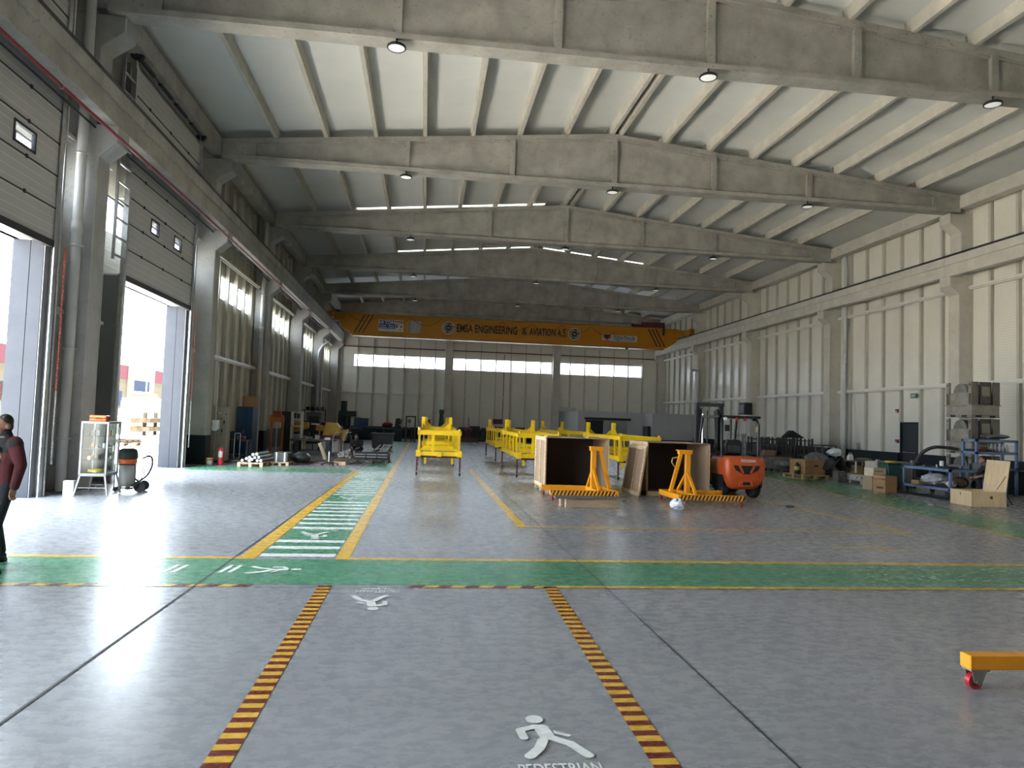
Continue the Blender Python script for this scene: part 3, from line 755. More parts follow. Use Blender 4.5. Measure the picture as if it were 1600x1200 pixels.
# ------------------------------------------------------------------ yellow frames on wheeled stands
def caster(mb_w, mb_f, x, y, r=.05, w=.05, plate=True, top=None):
    """wheel axis along x; returns nothing, adds to builders"""
    mb_w.cyl((x-w/2,y,r),(x+w/2,y,r),r,n=16)
    mb_f.box(x-w/2-.012,x-w/2-.004,y-.03,y+.035,r-.012,2*r+.03).box(x+w/2+.004,x+w/2+.012,y-.03,y+.035,r-.012,2*r+.03)
    mb_f.box(x-w/2-.012,x+w/2+.012,y-.035,y+.035,2*r+.02,2*r+.032).cyl((x-w/2-.016,y,r),(x+w/2+.016,y,r),.01,n=6)
FW, FL = 1.38, 5.45
def make_frame(label):
    t = thing('transport_frame', label, 'steel frame', (0,0,0), group='yellow frames parked in two rows')
    hw = FW/2
    lo = MB()
    for s in (-1, 1): lo.box(s*hw-.07 if s > 0 else -hw-.0, hw if s > 0 else -hw+.07, 0, FL, .62, .77)
    for y in (0, FL-.1): lo.box(-hw, hw, y, y+.1, .63, .76)
    for y in (1.8, 3.6): lo.box(-hw, hw, y, y+.06, .63, .67)
    lo.box(-hw-.03,-hw+.12,-.03,.12,.60,.80).box(hw-.12,hw+.03,-.03,.12,.60,.80).box(-.08,.08,-.05,.0,.61,.75)
    lo.box(-hw+.1,hw-.1,.5,.58,.77,.83).box(-hw+.16,hw-.16,2.0,2.1,.77,.86)
    lo.build('lower_frame', YEL, t)
    up = MB()
    for s in (-1, 1):
        x = s*(hw-.045); up.beam((x,0,1.36),(x,FL-1.2,1.36),.09,.12); up.beam((x,FL-1.2,1.36),(x,FL,1.36),.10,.15)
    up.box(-hw,hw,0,.09,1.28,1.42); up.box(-hw,hw,FL-.14,FL,1.26,1.40); up.box(-hw+.05,hw-.05,2.6,2.68,1.34,1.4)
    for s in (-1, 1): up.cyl((s*(hw-.06),.05,1.42),(s*(hw-.06),.05,1.48),.035,n=10).box(s*hw-.03,s*hw+.03,FL-.7,FL-.5,1.3,1.46)
    up.build('upper_frame', YEL, t)
    for s in (-1, 1):
        for k, y in enumerate((.05,.75,1.75,2.9,4.1,FL-.12)):
            m = MB(); x = s*(hw-.05); lean = .12 if k in (1, 2, 4) else 0
            m.beam((x,y,.76),(x,y+lean,1.31),.05,.045,(0,1,0)); m.build('upright', YEL if k not in (0,) else mat('dusty_yellow',(.50,.36,.04),.5), t)
        p = MB().prism([(s*.52-.065,1.38),(s*.52+.065,1.38),(s*.52+.065,1.86),(s*.52-.065,1.86)], 'y', FL-.22, FL-.04)
        p.box(s*.52-.03,s*.52+.03,FL-.24,FL-.22,1.5,1.56)
        po = p.build('post', YEL, t)
        g = MB().prism([(s*.46,1.38),(s*.46,1.62),(s*.20,1.38)], 'y', FL-.16, FL-.1); g.build('gusset', YEL, po)
        g = MB().prism([(FL-.2,1.38),(FL-.2,1.6),(FL-.6,1.40)], 'x', s*.55-.015, s*.55+.015); g.build('gusset', YEL, po)
    for x in (-.2, .2): MB().box(x-.2*.2,x+.04,.03,.09,.77,1.28).build('upright', YEL, t) if x < 0 else None
    ib = MB().box(-.4,.4,3.4,3.5,.86,.98)
    ib.build('inner_bracket', YEL, t)
    for q in (-.335, .335): MB().box(q-.025,q+.025,1.3,1.4,.76,1.28).build('inner_post', YEL, t)
    MB().cyl((-.1,2.3,.92),(.45,2.3,.92),.09,n=12).build('cross_tube', YEL, t)
    for s in (-.42, .45): MB().box(s-.035,s+.035,.55,.62,.34,.62).build('foot_post', YEL, t)
    for y in (.18, FL-.35):
        MB().box(-hw-.02,hw+.02,y-.03,y+.03,.56,.615).build('stand_bar', MAROON, t)
        for s in (-1, 1):
            l = MB().box(s*(hw-.01)-.025,s*(hw-.01)+.025,y-.025,y+.025,.13,.57).build('leg', MAROON, t)
            w, f = MB(), MB(); caster(w, f, s*(hw-.01), y); w.build('wheel', BLACK, l); f.build('caster_fork', GALV, l)
    return t
fr0 = make_frame('yellow steel frame on wheels beside the green walkway, nearest on its left')
spots = [(.52,22.7,0,None), (3.72,22.75,-.012,'yellow steel frame behind the left wooden crate, its corner beside it'), (7.05,22.7,0,'yellow steel frame seen above and between the two wooden crates'),
         (.68,31.9,0,'yellow steel frame hidden behind the one beside the walkway'), (3.95,31.9,0,'yellow steel frame at the back, behind the left crate frame'), (6.75,31.9,0,'yellow steel frame at the back, behind the frame between the crates')]
for i, (x, y, a, l) in enumerate(spots):
    if i == 0: fr0.location = (x,y,0)
    else: dup(fr0, (x,y,0), a, l)

# ------------------------------------------------------------------ wooden crates, lid, planks
def crate(label, loc, rz, w, d, h):
    t = thing('wooden_crate', label, 'crate', loc, rz)
    th = .02; z0 = .11
    MB().box(-w/2,w/2,d-th,d,z0,z0+h).build('back_board', HARDB, t)
    for s in (-1, 1):
        x = s*w/2
        b = MB().box(min(x,x-s*th),max(x,x-s*th),0,d,z0,z0+h).build('side_board', HARDB, t)
        m = MB(); o = .022; a, c = min(x,x+s*o), max(x,x+s*o)
        m.box(a,c,0,.11,z0,z0+h).box(a,c,d-.11,d,z0,z0+h).box(a,c,.11,d-.11,z0,z0+.1).box(a,c,.11,d-.11,z0+h-.1,z0+h).box(a,c,d/2-.03,d/2+.03,z0+.1,z0+h-.1)
        m.build('batten_frame', WOOD, b, bevel=.003)
    MB().box(-w/2,w/2,0,d,z0+h-th,z0+h).build('top_board', HARDB, t)
    MB().box(-w/2,w/2,0,d,z0,z0+th).build('floor_board', SHADEH, t)
    MB().box(-w/2+th,w/2-th,d-th-.006,d-th,z0+th,z0+h-th).build('shaded_lining', SHADEH, t)  # thin sheet carrying the painted interior shade over the back board
    for y in (.02, d/2-.05, d-.12): MB().box(-w/2,w/2,y,y+.1,0,z0).build('skid', WOOD, t)
    return t
c1 = crate('open wooden crate lying on its side behind the orange trolley, left of the two', (3.93,18.0,0), 0, 1.62, 1.65, 1.32)
for x, y, a in ((-.62,.35,.6),(.5,.5,.5)): MB().box(-.2,.2,-.06,.06,1.432,1.452,Matrix.Translation((x,y,0)) @ Matrix.Rotation(a,4,'Z')).build('offcut_strip', WOOD, c1)
crate('open wooden crate standing beside the forklift with a lid against it', (6.62,18.0,0), .0, 1.66, 1.6, 1.27)
t = thing('crate_lid', 'framed wooden lid leaning against the crate beside the forklift', 'crate lid', (5.50,17.7,.0), R(1))
M_ = Matrix.Rotation(R(8), 4, 'Y')
MB().box(-.012,.012,0,1.45,.02,1.27,M_).build('panel', HARDB, t)
MB().box(-.035,-.012,0,.1,.0,1.29,M_).box(-.035,-.012,1.35,1.45,0,1.29,M_).box(-.035,-.012,.1,1.35,0,.1,M_).box(-.035,-.012,.1,1.35,1.19,1.29,M_).box(-.03,-.012,.69,.75,.1,1.19,M_).build('batten_frame', WOOD, t, bevel=.003)
tag(MB().box(3.08,4.22,15.12,15.24,.0,.19).box(3.0,3.06,15.3,15.45,0,.17).build('timber_block', mat('baulk_brown', (.36,.25,.15), .7, var=.35, scale=2.2, stretch=(1,6,6)), bevel=.006), 'thick timber baulk on the floor before the left crate', 'timber')
tag(MB().box(2.84,4.36,15.05,15.28,.19,.235).build('plank', mat('weathered_board',(.11,.10,.09),.8,var=.3,stretch=(1,8,1)), bevel=.004), 'grey weathered plank lying on the timber baulk', 'plank')
b = MB()
rnd = random.Random(5)
b.ball((0,0,.115), .16, .16, .125, 14, 9, .14, 3)
tag(b.build('plastic_bundle', PLASTIC_W, loc=(5.55,15.1,0)), 'crumpled ball of white plastic film on the floor', 'plastic')

# ------------------------------------------------------------------ orange A-frame trolleys
STRIPE = bpy.data.materials.new('hazard_tape'); STRIPE.use_nodes = True
_n = STRIPE.node_tree; _b = _n.nodes['Principled BSDF']; _b.inputs['Roughness'].default_value = .45
_tc = _n.nodes.new('ShaderNodeTexCoord'); _s = _n.nodes.new('ShaderNodeSeparateXYZ'); _n.links.new(_tc.outputs['Object'], _s.inputs[0])
_a = _n.nodes.new('ShaderNodeMath'); _a.operation = 'MULTIPLY_ADD'; _a.inputs[1].default_value = -.45; _n.links.new(_s.outputs[2], _a.inputs[0]); _n.links.new(_s.outputs[0], _a.inputs[2])
_d = _n.nodes.new('ShaderNodeMath'); _d.operation = 'DIVIDE'; _d.inputs[1].default_value = .088; _n.links.new(_a.outputs[0], _d.inputs[0])
_f = _n.nodes.new('ShaderNodeMath'); _f.operation = 'FRACT'; _n.links.new(_d.outputs[0], _f.inputs[0])
_g = _n.nodes.new('ShaderNodeMath'); _g.operation = 'GREATER_THAN'; _g.inputs[1].default_value = .52; _n.links.new(_f.outputs[0], _g.inputs[0])
_m = _n.nodes.new('ShaderNodeMixRGB'); _m.inputs[1].default_value = (.72,.30,.02,1); _m.inputs[2].default_value = (.012,.012,.012,1)
_n.links.new(_g.outputs[0], _m.inputs[0]); _n.links.new(_m.outputs[0], _b.inputs['Base Color'])
REDW = mat('red_wheel', (.36,.015,.02), .35)
ZINC = mat('zinc_plate', (.34,.32,.26), .35, .8)
def trolley(label, loc, rz, sgn, L=1.5, handle=False, H=1.25):
    """two long beams reaching to +x*sgn, a cross beam at the closed end, A-shaped stand over the middle"""
    t = thing('lifting_trolley', label, 'trolley', loc, rz, 'orange A-frame trolleys')
    X = lambda x: x*sgn
    zb, zt = .125, .25; hy = .63
    def bx(mb, xa, xb, *r): return mb.box(min(X(xa),X(xb)), max(X(xa),X(xb)), *r)
    f = bx(MB(), -.45, L-.45, -hy-.05, -hy+.05, zb, zt).build('side_beam', ORA, t, bevel=.006)
    bx(MB(), -.40, L-.46, -hy-.056, -hy-.050, zb+.005, zt-.005).build('hazard_tape', STRIPE, f)
    bx(MB(), -.45, L-.45, hy-.05, hy+.05, zb, zt).build('side_beam', ORA, t, bevel=.006)
    bx(MB(), -.45, -.35, -hy+.05, hy-.05, zb, zt).build('cross_beam', ORA, t, bevel=.006)
    bx(MB(), -.04, .06, -hy+.05, hy-.05, zb, zt).build('cross_beam', ORA, t, bevel=.006)
    bx(MB(), -.05, .07, -.055, .055, zt, H-.04).build('column', ORA, t, bevel=.006)
    MB().beam((X(-.40),0,zt),(X(-.16),0,H-.1),.075,.085,(0,1,0)).build('back_strut', ORA, t)
    bx(MB(), -.22, .10, -.07, .07, H-.10, H-.02).build('top_bar', ORA, t)
    bx(MB(), -.26, .11, -.085, .085, H-.02, H).build('top_plate', ORA, t)
    for s in (-1, 1): MB().beam((0,s*hy*.93,zt),(X(.01),s*.05,zt+.45),.06,.06,(1,0,0)).build('side_brace', ORA, t)
    if handle:
        MB().tube([(X(-.24),0,H-.18),(X(-.36),0,H-.20),(X(-.38),0,H-.30),(X(-.31),0,H-.40),(X(-.26),0,H-.42)], .018, 8).build('handle', mat('brass_handle',(.45,.28,.10),.35,.5), t)
    for xa, s in ((L-.52,-1),(L-.52,1),(-.40,-1),(-.40,1)):
        w, g = MB(), MB(); caster(w, g, X(xa), s*hy, .048, .04)
        for v in (w, g): pass
        q = w.build('wheel', REDW, t); g.build('caster_fork', ZINC, q)
    return t
trolley('orange trolley before the left wooden crate, striped beam pointing left', (4.13,17.02,0), 0, -1, 1.62)
trolley('orange trolley before the right wooden crate, with a small bar handle', (6.28,16.5,0), 0, 1, 1.6, True)
# the one reaching into the foreground from the right
t = thing('lifting_trolley', 'orange beam on a red wheel reaching in at the lower right, close by', 'trolley', (3.92,4.78,0), R(-1.5), 'orange A-frame trolleys')
MB().box(0,1.9,-.055,.055,.145,.245).build('side_beam', ORA, t, bevel=.005)
MB().box(1.8,1.92,-.05,1.3,.145,.245).build('cross_beam', ORA, t, bevel=.005)
MB().box(1.82,1.92,.55,.67,.245,1.25).build('column', ORA, t, bevel=.005)
for x in (.075, 1.86):
    w = MB(); w.cyl((x-.012,-.024,.054),(x-.012,.024,.054),.054,n=24)
    q = w.build('wheel', REDW, t, bevel=.006)
    MB().cyl((x-.012,-.026,.054),(x-.012,.026,.054),.03,n=16).build('hub', BLACK, q)
    g = MB().box(x-.065,x+.075,-.05,.05,.133,.145)
    for s in (-1, 1):
        y = s*.036
        g.prism([(x-.05,.133),(x+.06,.133),(x+.028,.05),(x+.0,.035),(x-.035,.05)], 'y', y-.004, y+.004)
    g.cyl((x-.012,-.045,.054),(x-.012,.045,.054),.011,n=8)
    g.build('caster_fork', ZINC, q)

# ------------------------------------------------------------------ forklift truck
t = thing('forklift', 'orange forklift truck seen from behind, right of the crates', 'forklift', (8.27,17.55,0))
fp = lambda nm, mb, mt, par=None, **k: mb.build(nm, mt, par or t, **k)
# counterweight lofted from rounded plan sections
def cw():
    m = MB(); secs = []
    for z, w, y0, r in ((.24,.30,.16,.10),(.30,.40,.08,.12),(.48,.50,.02,.14),(.62,.545,.0,.15),(.86,.555,.0,.16),(.98,.55,.01,.16),(1.04,.53,.03,.16),(1.08,.47,.09,.14)):
        pts = []
        for cx, cy, a0 in ((-w+r,y0+r,PI),(w-r,y0+r,1.5*PI)):
            for i in range(6): a = a0+PI/2*i/5; pts.append((cx+r*math.cos(a), cy+r*math.sin(a), z))
        pts += [(w,.95,z),(-w,.95,z)]; secs.append(pts)
    n = len(secs[0]); vs = [p for s in secs for p in s]
    fs = [(k*n+i,k*n+(i+1) % n,(k+1)*n+(i+1) % n,(k+1)*n+i) for k in range(len(secs)-1) for i in range(n)]
    fs += [tuple(range(n))[::-1], tuple(range(len(vs)-n,len(vs)))]
    return m.add(vs, fs, True)
cwt = fp('counterweight', cw(), FORK)
grille = MB().prism([(-.36,.86),(.36,.86),(.30,.74),(.10,.64),(-.10,.64),(-.30,.74)], 'y', -.012, .02)
fp('rear_grille', grille, BLACK, cwt)
for s in (-1, 1): fp('grille_bar', MB().beam((s*.20,-.018,.86),(s*.10,-.018,.66),.02,.06,(1,0,0)), FORK, cwt)
fp('tow_bracket', MB().prism([(-.2,.33),(.2,.33),(.15,.47),(-.15,.47)], 'y', .0, .06), FORK, cwt)
fp('tow_pocket', MB().prism([(-.11,.36),(.11,.36),(.085,.44),(-.085,.44)], 'y', -.004, .02), BLACK, cwt)
text('lettering', 'DOOSAN', .40, .075, frame_mtx((-.16,-.004,.945),(1,0,0),(0,.02,1)), WHITE, cwt, .004, .02)
MB().cyl((-.42,.01,.62),(-.42,.04,.62),.03,n=10).cyl((.42,.01,.62),(.42,.04,.62),.03,n=10).build('reflector', mat('reflector_red',(.3,.02,.015),.3), cwt)
fp('body_side', MB().box(-.53,-.40,.9,1.55,.35,.98).box(.40,.53,.9,1.55,.35,.98).box(-.52,.52,1.5,2.1,.25,.62), FORK, bevel=.03)
fp('side_step', MB().box(-.55,-.40,1.1,1.5,.28,.36), DKMET)
for x, y, r, w_ in ((-.43,.55,.27,.2),(.43,.55,.27,.2),(-.46,1.95,.33,.24),(.46,1.95,.33,.24)):
    wv = fp('wheel', MB().lathe([(r*.55,-w_/2),(r*.92,-w_/2),(r,-w_/2+.03),(r,w_/2-.03),(r*.92,w_/2),(r*.55,w_/2)],(x,y,r),n=26,axis='x'), RUBB)
    MB().lathe([(0,-w_/2+.03),(r*.3,-w_/2+.02),(r*.55,-w_/2),(r*.55,w_/2),(r*.3,w_/2-.02),(0,w_/2-.03)],(x,y,r),n=20,axis='x').build('rim', DKMET, wv)
fp('wheel_arch', MB().box(-.545,-.50,.25,.95,.28,.60).box(.50,.545,.25,.95,.28,.60), BLACK)
sb = MB()
for i in range(7):
    pass
sb.prism([(-.23,1.1),(.23,1.1),(.24,1.38),(.19,1.5),(-.19,1.5),(-.24,1.38)], 'y', .80, .93)
seat = fp('seat', MB().box(-.26,.26,.88,1.35,1.06,1.18), BLACK, bevel=.04, seg=3)
fp('backrest', sb, BLACK, seat, bevel=.04, seg=3)
fp('backrest_panel', MB().prism([(-.17,1.16),(.17,1.16),(.16,1.36),(-.16,1.36)], 'y', .775, .81), mat('seat_grey',(.05,.052,.055),.6), seat, bevel=.015)
for s in (-1, 1):
    fp('guard_post', MB().tube([(s*.50,.42,1.0),(s*.51,.42,1.9),(s*.47,.5,2.06),(s*.40,.7,2.11)], .035, 8), BLACK)
    fp('guard_post', MB().tube([(s*.50,2.15,.6),(s*.52,1.95,1.2),(s*.5,1.75,2.08)], .035, 8), BLACK)
gr = MB().box(-.56,.56,.42,.50,2.08,2.14).box(-.56,.56,1.72,1.80,2.08,2.14).box(-.56,-.50,.42,1.8,2.08,2.14).box(.50,.56,.42,1.8,2.08,2.14)
for k in range(6): gr.box(-.46+.17*k,-.41+.17*k,.5,1.72,2.10,2.13)
fp('overhead_guard', gr, DKMET)
for x, mt in ((-.42,WHITE),(-.1,mat('reflector_red',(.3,.02,.015),.3)),(.12,mat('reflector_red',(.3,.02,.015),.3)),(.36,BLACK)): fp('work_lamp', MB().cyl((x,.38,2.05),(x,.43,2.05),.045,n=12), mt)
fp('mirror', MB().box(.56,.60,.6,.7,1.72,1.86).tube([(.52,.62,2.0),(.60,.62,1.9)],.01,6), mat('mirror_amber',(.25,.2,.1),.3))
fp('rear_view_mirror', MB().box(.10,.26,1.6,1.63,1.72,1.9).tube([(.26,1.6,2.05),(.26,1.6,1.5)],.03,6), BLACK)
for s in (-1, 1):
    ms = fp('mast_rail', MB().box(s*.36-.05,s*.36+.05,2.45,2.6,.1,2.5).box(s*.27-.03,s*.27+.03,2.47,2.58,.1,2.35), DKMET)
    fp('lift_cylinder', MB().cyl((s*.22,2.42,.3),(s*.22,2.42,2.2),.035,n=10), GALV if s < 0 else DKMET)
fp('mast_crossbar', MB().box(-.42,.42,2.42,2.6,2.42,2.52).box(-.36,.36,2.45,2.55,1.2,1.3).box(-.36,.36,2.45,2.55,.5,.6), DKMET)
fp('control_column', MB().tube([(0,2.05,.7),(0,1.75,1.2)],.05,8).lathe([(.15,-.012),(.17,0),(.15,.012)],(0,1.72,1.24),n=18), BLACK)
fp('hydraulic_hose', MB().tube([(-.1,2.4,2.3),(-.15,2.3,1.6),(-.12,2.25,1.1),(0,2.2,.8)],.02,6).tube([(.12,2.4,2.3),(.12,2.3,1.5),(.05,2.25,1.0)],.02,6), BLACK)
for s in (-1, 1): fp('fork', MB().box(s*.25-.05,s*.25+.05,2.62,2.67,.06,.5).box(s*.25-.05,s*.25+.05,2.62,3.6,.05,.09), DKMET)
fp('gas_valve_box', MB().box(-.52,-.4,.95,1.5,.98,1.06), BLACK)
# ------------------------------------------------------------------ people
SKIN = mat('skin', (.24,.13,.09), .55, var=.08)
HAIR = mat('dark_hair', (.02,.014,.011), .7, var=.3, scale=30)
MARO = mat('maroon_fleece', (.06,.008,.012), .9, var=.2, scale=20)
SHIRT = mat('black_shirt', (.014,.014,.016), .9, var=.2, scale=20)
CREAM = mat('cream_cloth', (.62,.56,.45), .85, var=.1, scale=20)
def blob(name, mb, m, parent, vox=.012, sm=6):
    """one continuous closed surface out of overlapping closed shapes"""
    o = mb.build(name, m, parent)
    r = o.modifiers.new('r', 'REMESH'); r.mode = 'VOXEL'; r.voxel_size = vox
    s = o.modifiers.new('s', 'SMOOTH'); s.factor = .5; s.iterations = sm
    dg = bpy.context.evaluated_depsgraph_get(); me = bpy.data.meshes.new_from_object(o.evaluated_get(dg))
    o.modifiers.clear(); old = o.data; o.data = me; me.materials.clear(); me.materials.append(m)
    me.polygons.foreach_set('use_smooth', [True]*len(me.polygons)); bpy.data.meshes.remove(old)
    return o
def chain(mb, pts, rs, n=12):
    """tapering limb with rounded joints"""
    P = [Vector(p) for p in pts]
    for a, b, ra, rb in zip(P, P[1:], rs, rs[1:]):
        mb.cyl(a, b, ra, rb, n)
    for p, r in zip(P, rs): mb.ball(p, r, r, r, n, 8)
    return mb
def torso(mb, secs, n=18):
    vs = []
    for z, rx, ry, cx, cy in secs:
        vs += [(cx+rx*math.cos(2*PI*i/n), cy+ry*math.sin(2*PI*i/n), z) for i in range(n)]
    fs = [(k*n+i,k*n+(i+1) % n,(k+1)*n+(i+1) % n,(k+1)*n+i) for k in range(len(secs)-1) for i in range(n)]
    return mb.add(vs, fs+[tuple(range(n))[::-1], tuple(range(len(vs)-n,len(vs)))], True)
def hand(mb, w, d, side, curl=.5):
    """palm, four unequal curled fingers and a thumb; w wrist, d pointing direction (down the arm), side = palm width axis"""
    w, d, side = Vector(w), Vector(d).normalized(), Vector(side).normalized(); nrm = d.cross(side).normalized()
    for k in range(4):
        chain(mb, [w+side*(.012*(k-1.5)), w+d*.085+side*(.0195*(k-1.5))], [.016,.0125], 8)
    for k, ln in enumerate((.062,.074,.07,.054)):
        b = w+d*.088+side*(.0198*(k-1.5)); a1, a2 = curl*.7, curl*1.6
        m1 = b+(d*math.cos(a1)+nrm*math.sin(a1))*ln*.55; m2 = m1+(d*math.cos(a2)+nrm*math.sin(a2))*ln*.5
        chain(mb, [b,m1,m2], [.0105,.0095,.008], 8)
    b = w+d*.025-side*.03; m1 = b+(d*.6-side*.55+nrm*.5).normalized()*.045; m2 = m1+(d*.9-side*.1+nrm*.4).normalized()*.035
    chain(mb, [b,m1,m2], [.014,.0115,.009], 8)
def head(mb, c, fwd=-1):
    x, y, z = c
    mb.ball((x,y+.012,z+.03), .077, .092, .098, 18, 12); mb.ball((x,y-.028,z-.045), .056, .062, .062, 14, 9)
    mb.ball((x,y-.085,z-.085), .024, .02, .018, 10, 6)                  # chin
    mb.ball((x,y-.103,z-.012), .014, .022, .028, 10, 6)                 # nose
    mb.ball((x,y-.088,z-.052), .026, .012, .008, 10, 6).ball((x,y-.086,z-.063), .022, .012, .008, 10, 6)   # lips
    for s in (-1, 1):
        mb.ball((x+s*.079,y+.01,z-.005), .012, .024, .034, 10, 6)      # ears
        mb.ball((x+s*.033,y-.075,z+.018), .022, .014, .007, 10, 6)     # brows
def eyes(parent, c):
    x, y, z = c
    for s in (-1, 1): MB().ball((x+s*.032,y-.079,z-.001), .013, .012, .0095, 10, 6).build('eye', mat('eye_white',(.5,.48,.45),.3), parent)
def hair_cap(mb, c, r=1.0):
    x, y, z = c
    mb.ball((x,y+.026,z+.055), .084*r, .092*r, .088*r, 16, 10); mb.ball((x,y+.06,z+.0), .07*r, .058*r, .08*r, 14, 9)
    for k in range(9):
        a = PI*k/8; mb.ball((x+.07*math.cos(a),y-.03+.05*math.sin(a),z+.10), .025, .025, .02, 8, 5)
def standing_person(label, loc, rz, top_m, yoke_m, leg_m, hat=None, scale=1.0, arms=((.26,.03,1.14,.28,-.05,.885),(.26,.03,1.14,.28,-.05,.885)), stride=.16):
    t = thing('person', label, 'person', loc, rz); t.scale = (scale,)*3
    H = (0,-.02,1.575)
    def armpts(s, e): return [(s*.185,.0,1.385), (s*e[0],e[1],e[2]), (s*e[3],e[4],e[5])]
    feet = {1: (-stride,.0), -1: (stride*.8,.06)}
    def legpts(s): fy, lift = feet[s]; return [(s*.085,.0,.90), (s*.095,fy*.45-.03,.49), (s*.10,fy,.10)]
    b = MB(); head(b, H); chain(b, [(0,.01,1.36),(0,.0,1.47),(0,-.01,1.53)], [.085,.058,.055])
    torso(b, [(.88,.145,.10,0,.0),(1.0,.14,.095,0,.0),(1.15,.135,.09,0,0),(1.32,.165,.10,0,.01),(1.41,.13,.08,0,.01)])
    for s, e in zip((-1,1), arms):
        p = armpts(s, e); chain(b, p, [.055,.042,.028]); d = Vector(p[2])-Vector(p[1]); hand(b, p[2], d, (0,1,0), .7)
    for s in (-1, 1): p = legpts(s); chain(b, p, [.085,.058,.042]); chain(b, [p[2],(p[2][0],p[2][1]-.12,.05)], [.045,.035])
    bd = blob('body', b, SKIN, t, .0075, 5); eyes(bd, H)
    j = MB(); torso(j, [(.79,.185,.14,0,0),(.84,.188,.142,0,0),(1.0,.172,.125,0,0),(1.15,.172,.122,0,0),(1.30,.195,.128,0,.01),(1.39,.165,.11,0,.012),(1.455,.085,.082,0,.01)])
    for s, e in zip((-1,1), arms):
        p = [Vector(q) for q in armpts(s, e)]; chain(j, [p[0],p[1],p[1].lerp(p[2],.94)], [.082,.062,.05])
    chain(j, [(0,.012,1.43),(0,.005,1.485)], [.088,.078])
    jk = blob('jacket', j, top_m, t, .011, 5)
    y = MB(); torso(y, [(1.27,.201,.134,0,.01),(1.33,.2,.132,0,.01),(1.395,.172,.118,0,.012),(1.462,.094,.09,0,.01)])
    for s in (-1, 1): y.ball((s*.185,.0,1.375), .09, .088, .075, 14, 9)
    chain(y, [(0,.012,1.44),(0,.003,1.492)], [.092,.082])
    blob('jacket_yoke', y, yoke_m, jk, .011, 4)
    MB().lathe([(0,0),(.035,.0)],(0,0,0),n=16,axis='y').build('chest_badge', mat('badge_grey',(.12,.11,.11),.7), jk).location = (.085,-.135,1.31)
    l = MB(); torso(l, [(.80,.155,.112,0,0),(.90,.145,.100,0,0),(.97,.13,.09,0,0)])
    for s in (-1, 1): p = [Vector(q) for q in legpts(s)]; chain(l, [p[0],p[1],p[1].lerp(p[2],.93)], [.105,.08,.07])
    blob('trousers', l, leg_m, t, .012, 4)
    for s in (-1, 1):
        fx, fy = legpts(s)[2][:2]; m = MB()
        chain(m, [(fx,fy+.03,.06),(fx,fy-.02,.062),(fx,fy-.13,.045),(fx,fy-.17,.04)], [.05,.055,.042,.036])
        m.box(fx-.045,fx+.045,fy-.2,fy+.075,0,.03)
        blob('shoe', m, BLACK, t, .009, 4)
    if hat:
        h = MB().ball((H[0],H[1]+.01,H[2]+.065), .098, .112, .075, 18, 10)
        o = blob('cap', h, hat, t, .01, 3)
        q = MB().prism([(-.075,-.09),(.075,-.09),(.06,-.19),(0,-.215),(-.06,-.19)], 'z', H[2]+.03, H[2]+.042); q.build('cap_peak', hat, o)
    h = MB(); hair_cap(h, H); blob('hair', h, HAIR, t, .01, 3)
    return t
standing_person('person in a maroon and black work jacket and dark trousers at the left edge', (-4.72,8.78,0), R(-24), MARO, SHIRT, NAVY, None, .985)
standing_person('person in a cream peaked cap, mostly cut off by the left edge', (-4.585,8.18,0), R(88), CREAM, CREAM, NAVY, CREAM, .90, arms=((.2,.0,1.14,.2,-.03,.885),(.2,.0,1.14,.2,-.03,.885)), stride=.02)
def crouching_worker(label, loc, rz, top_m, leg_m, hide_legs=False):
    """seated low on a stool, bent forward, both hands at work in front"""
    t = thing('person', label, 'person', loc, rz)
    H = (0,-.34,.88)
    b = MB(); head(b, H); chain(b, [(0,-.18,.72),(0,-.27,.79),(0,-.31,.83)], [.08,.056,.055])
    torso2 = [(0,.03,.40),(0,-.02,.55),(0,-.14,.70)]; chain(b, torso2, [.13,.125,.125])
    arms = [[(s*.185,-.18,.68),(s*.25,-.32,.50),(s*.10,-.52,.42)] for s in (-1,1)]
    for p, s in zip(arms, (-1,1)): chain(b, p, [.055,.042,.028]); hand(b, p[2], Vector(p[2])-Vector(p[1]), (0,0,1) if s < 0 else (0,0,-1), .9)
    legs = [[(s*.10,.03,.38),(s*.20,-.36,.46),(s*.17,-.30,.08)] for s in (-1,1)]
    for p in legs: chain(b, p, [.085,.06,.042])
    bd = blob('body', b, SKIN, t, .009, 4); eyes(bd, H)
    j = MB(); chain(j, torso2, [.15,.15,.15], 14)
    for s in (-1, 1): j.ball((s*.1,-.14,.68), .12, .11, .1, 12, 8)
    for p in arms: chain(j, [p[0], Vector(p[0]).lerp(Vector(p[1]),.75)], [.078,.066])
    chain(j, [(0,-.18,.74),(0,-.24,.785)], [.09,.075])
    blob('shirt', j, top_m, t, .012, 4)
    l = MB(); l.ball((0,.04,.37), .17, .15, .12, 14, 9)
    for p in legs: chain(l, [p[0],p[1],Vector(p[1]).lerp(Vector(p[2]),.95)], [.11,.085,.068])
    blob('trousers', l, leg_m, t, .012, 4)
    for p in legs:
        x, y, z = p[2]; m = MB(); chain(m, [(x,y+.03,.05),(x,y-.13,.045)], [.05,.045]); m.box(x-.045,x+.045,y-.17,y+.08,0,.03); blob('shoe', m, BLACK, t, .01, 3)
    h = MB(); hair_cap(h, H); blob('hair', h, HAIR, t, .01, 3)
    return t
crouching_worker('worker in a black shirt bent over the aluminium parts by the black rack pallet', (-2.75,31.6,0), R(-12), SHIRT, NAVY)
tag(MB().lathe([(0,0),(.15,0),(.13,.3),(0,.3)],n=14).build('stool', DKMET, loc=(-2.75,31.63,0)), 'low dark stool under the bent worker in the black shirt', 'stool')
crouching_worker('dark-haired worker bent low behind the plywood chest lid', (15.95,18.35,.26), R(-100), SHIRT, NAVY)
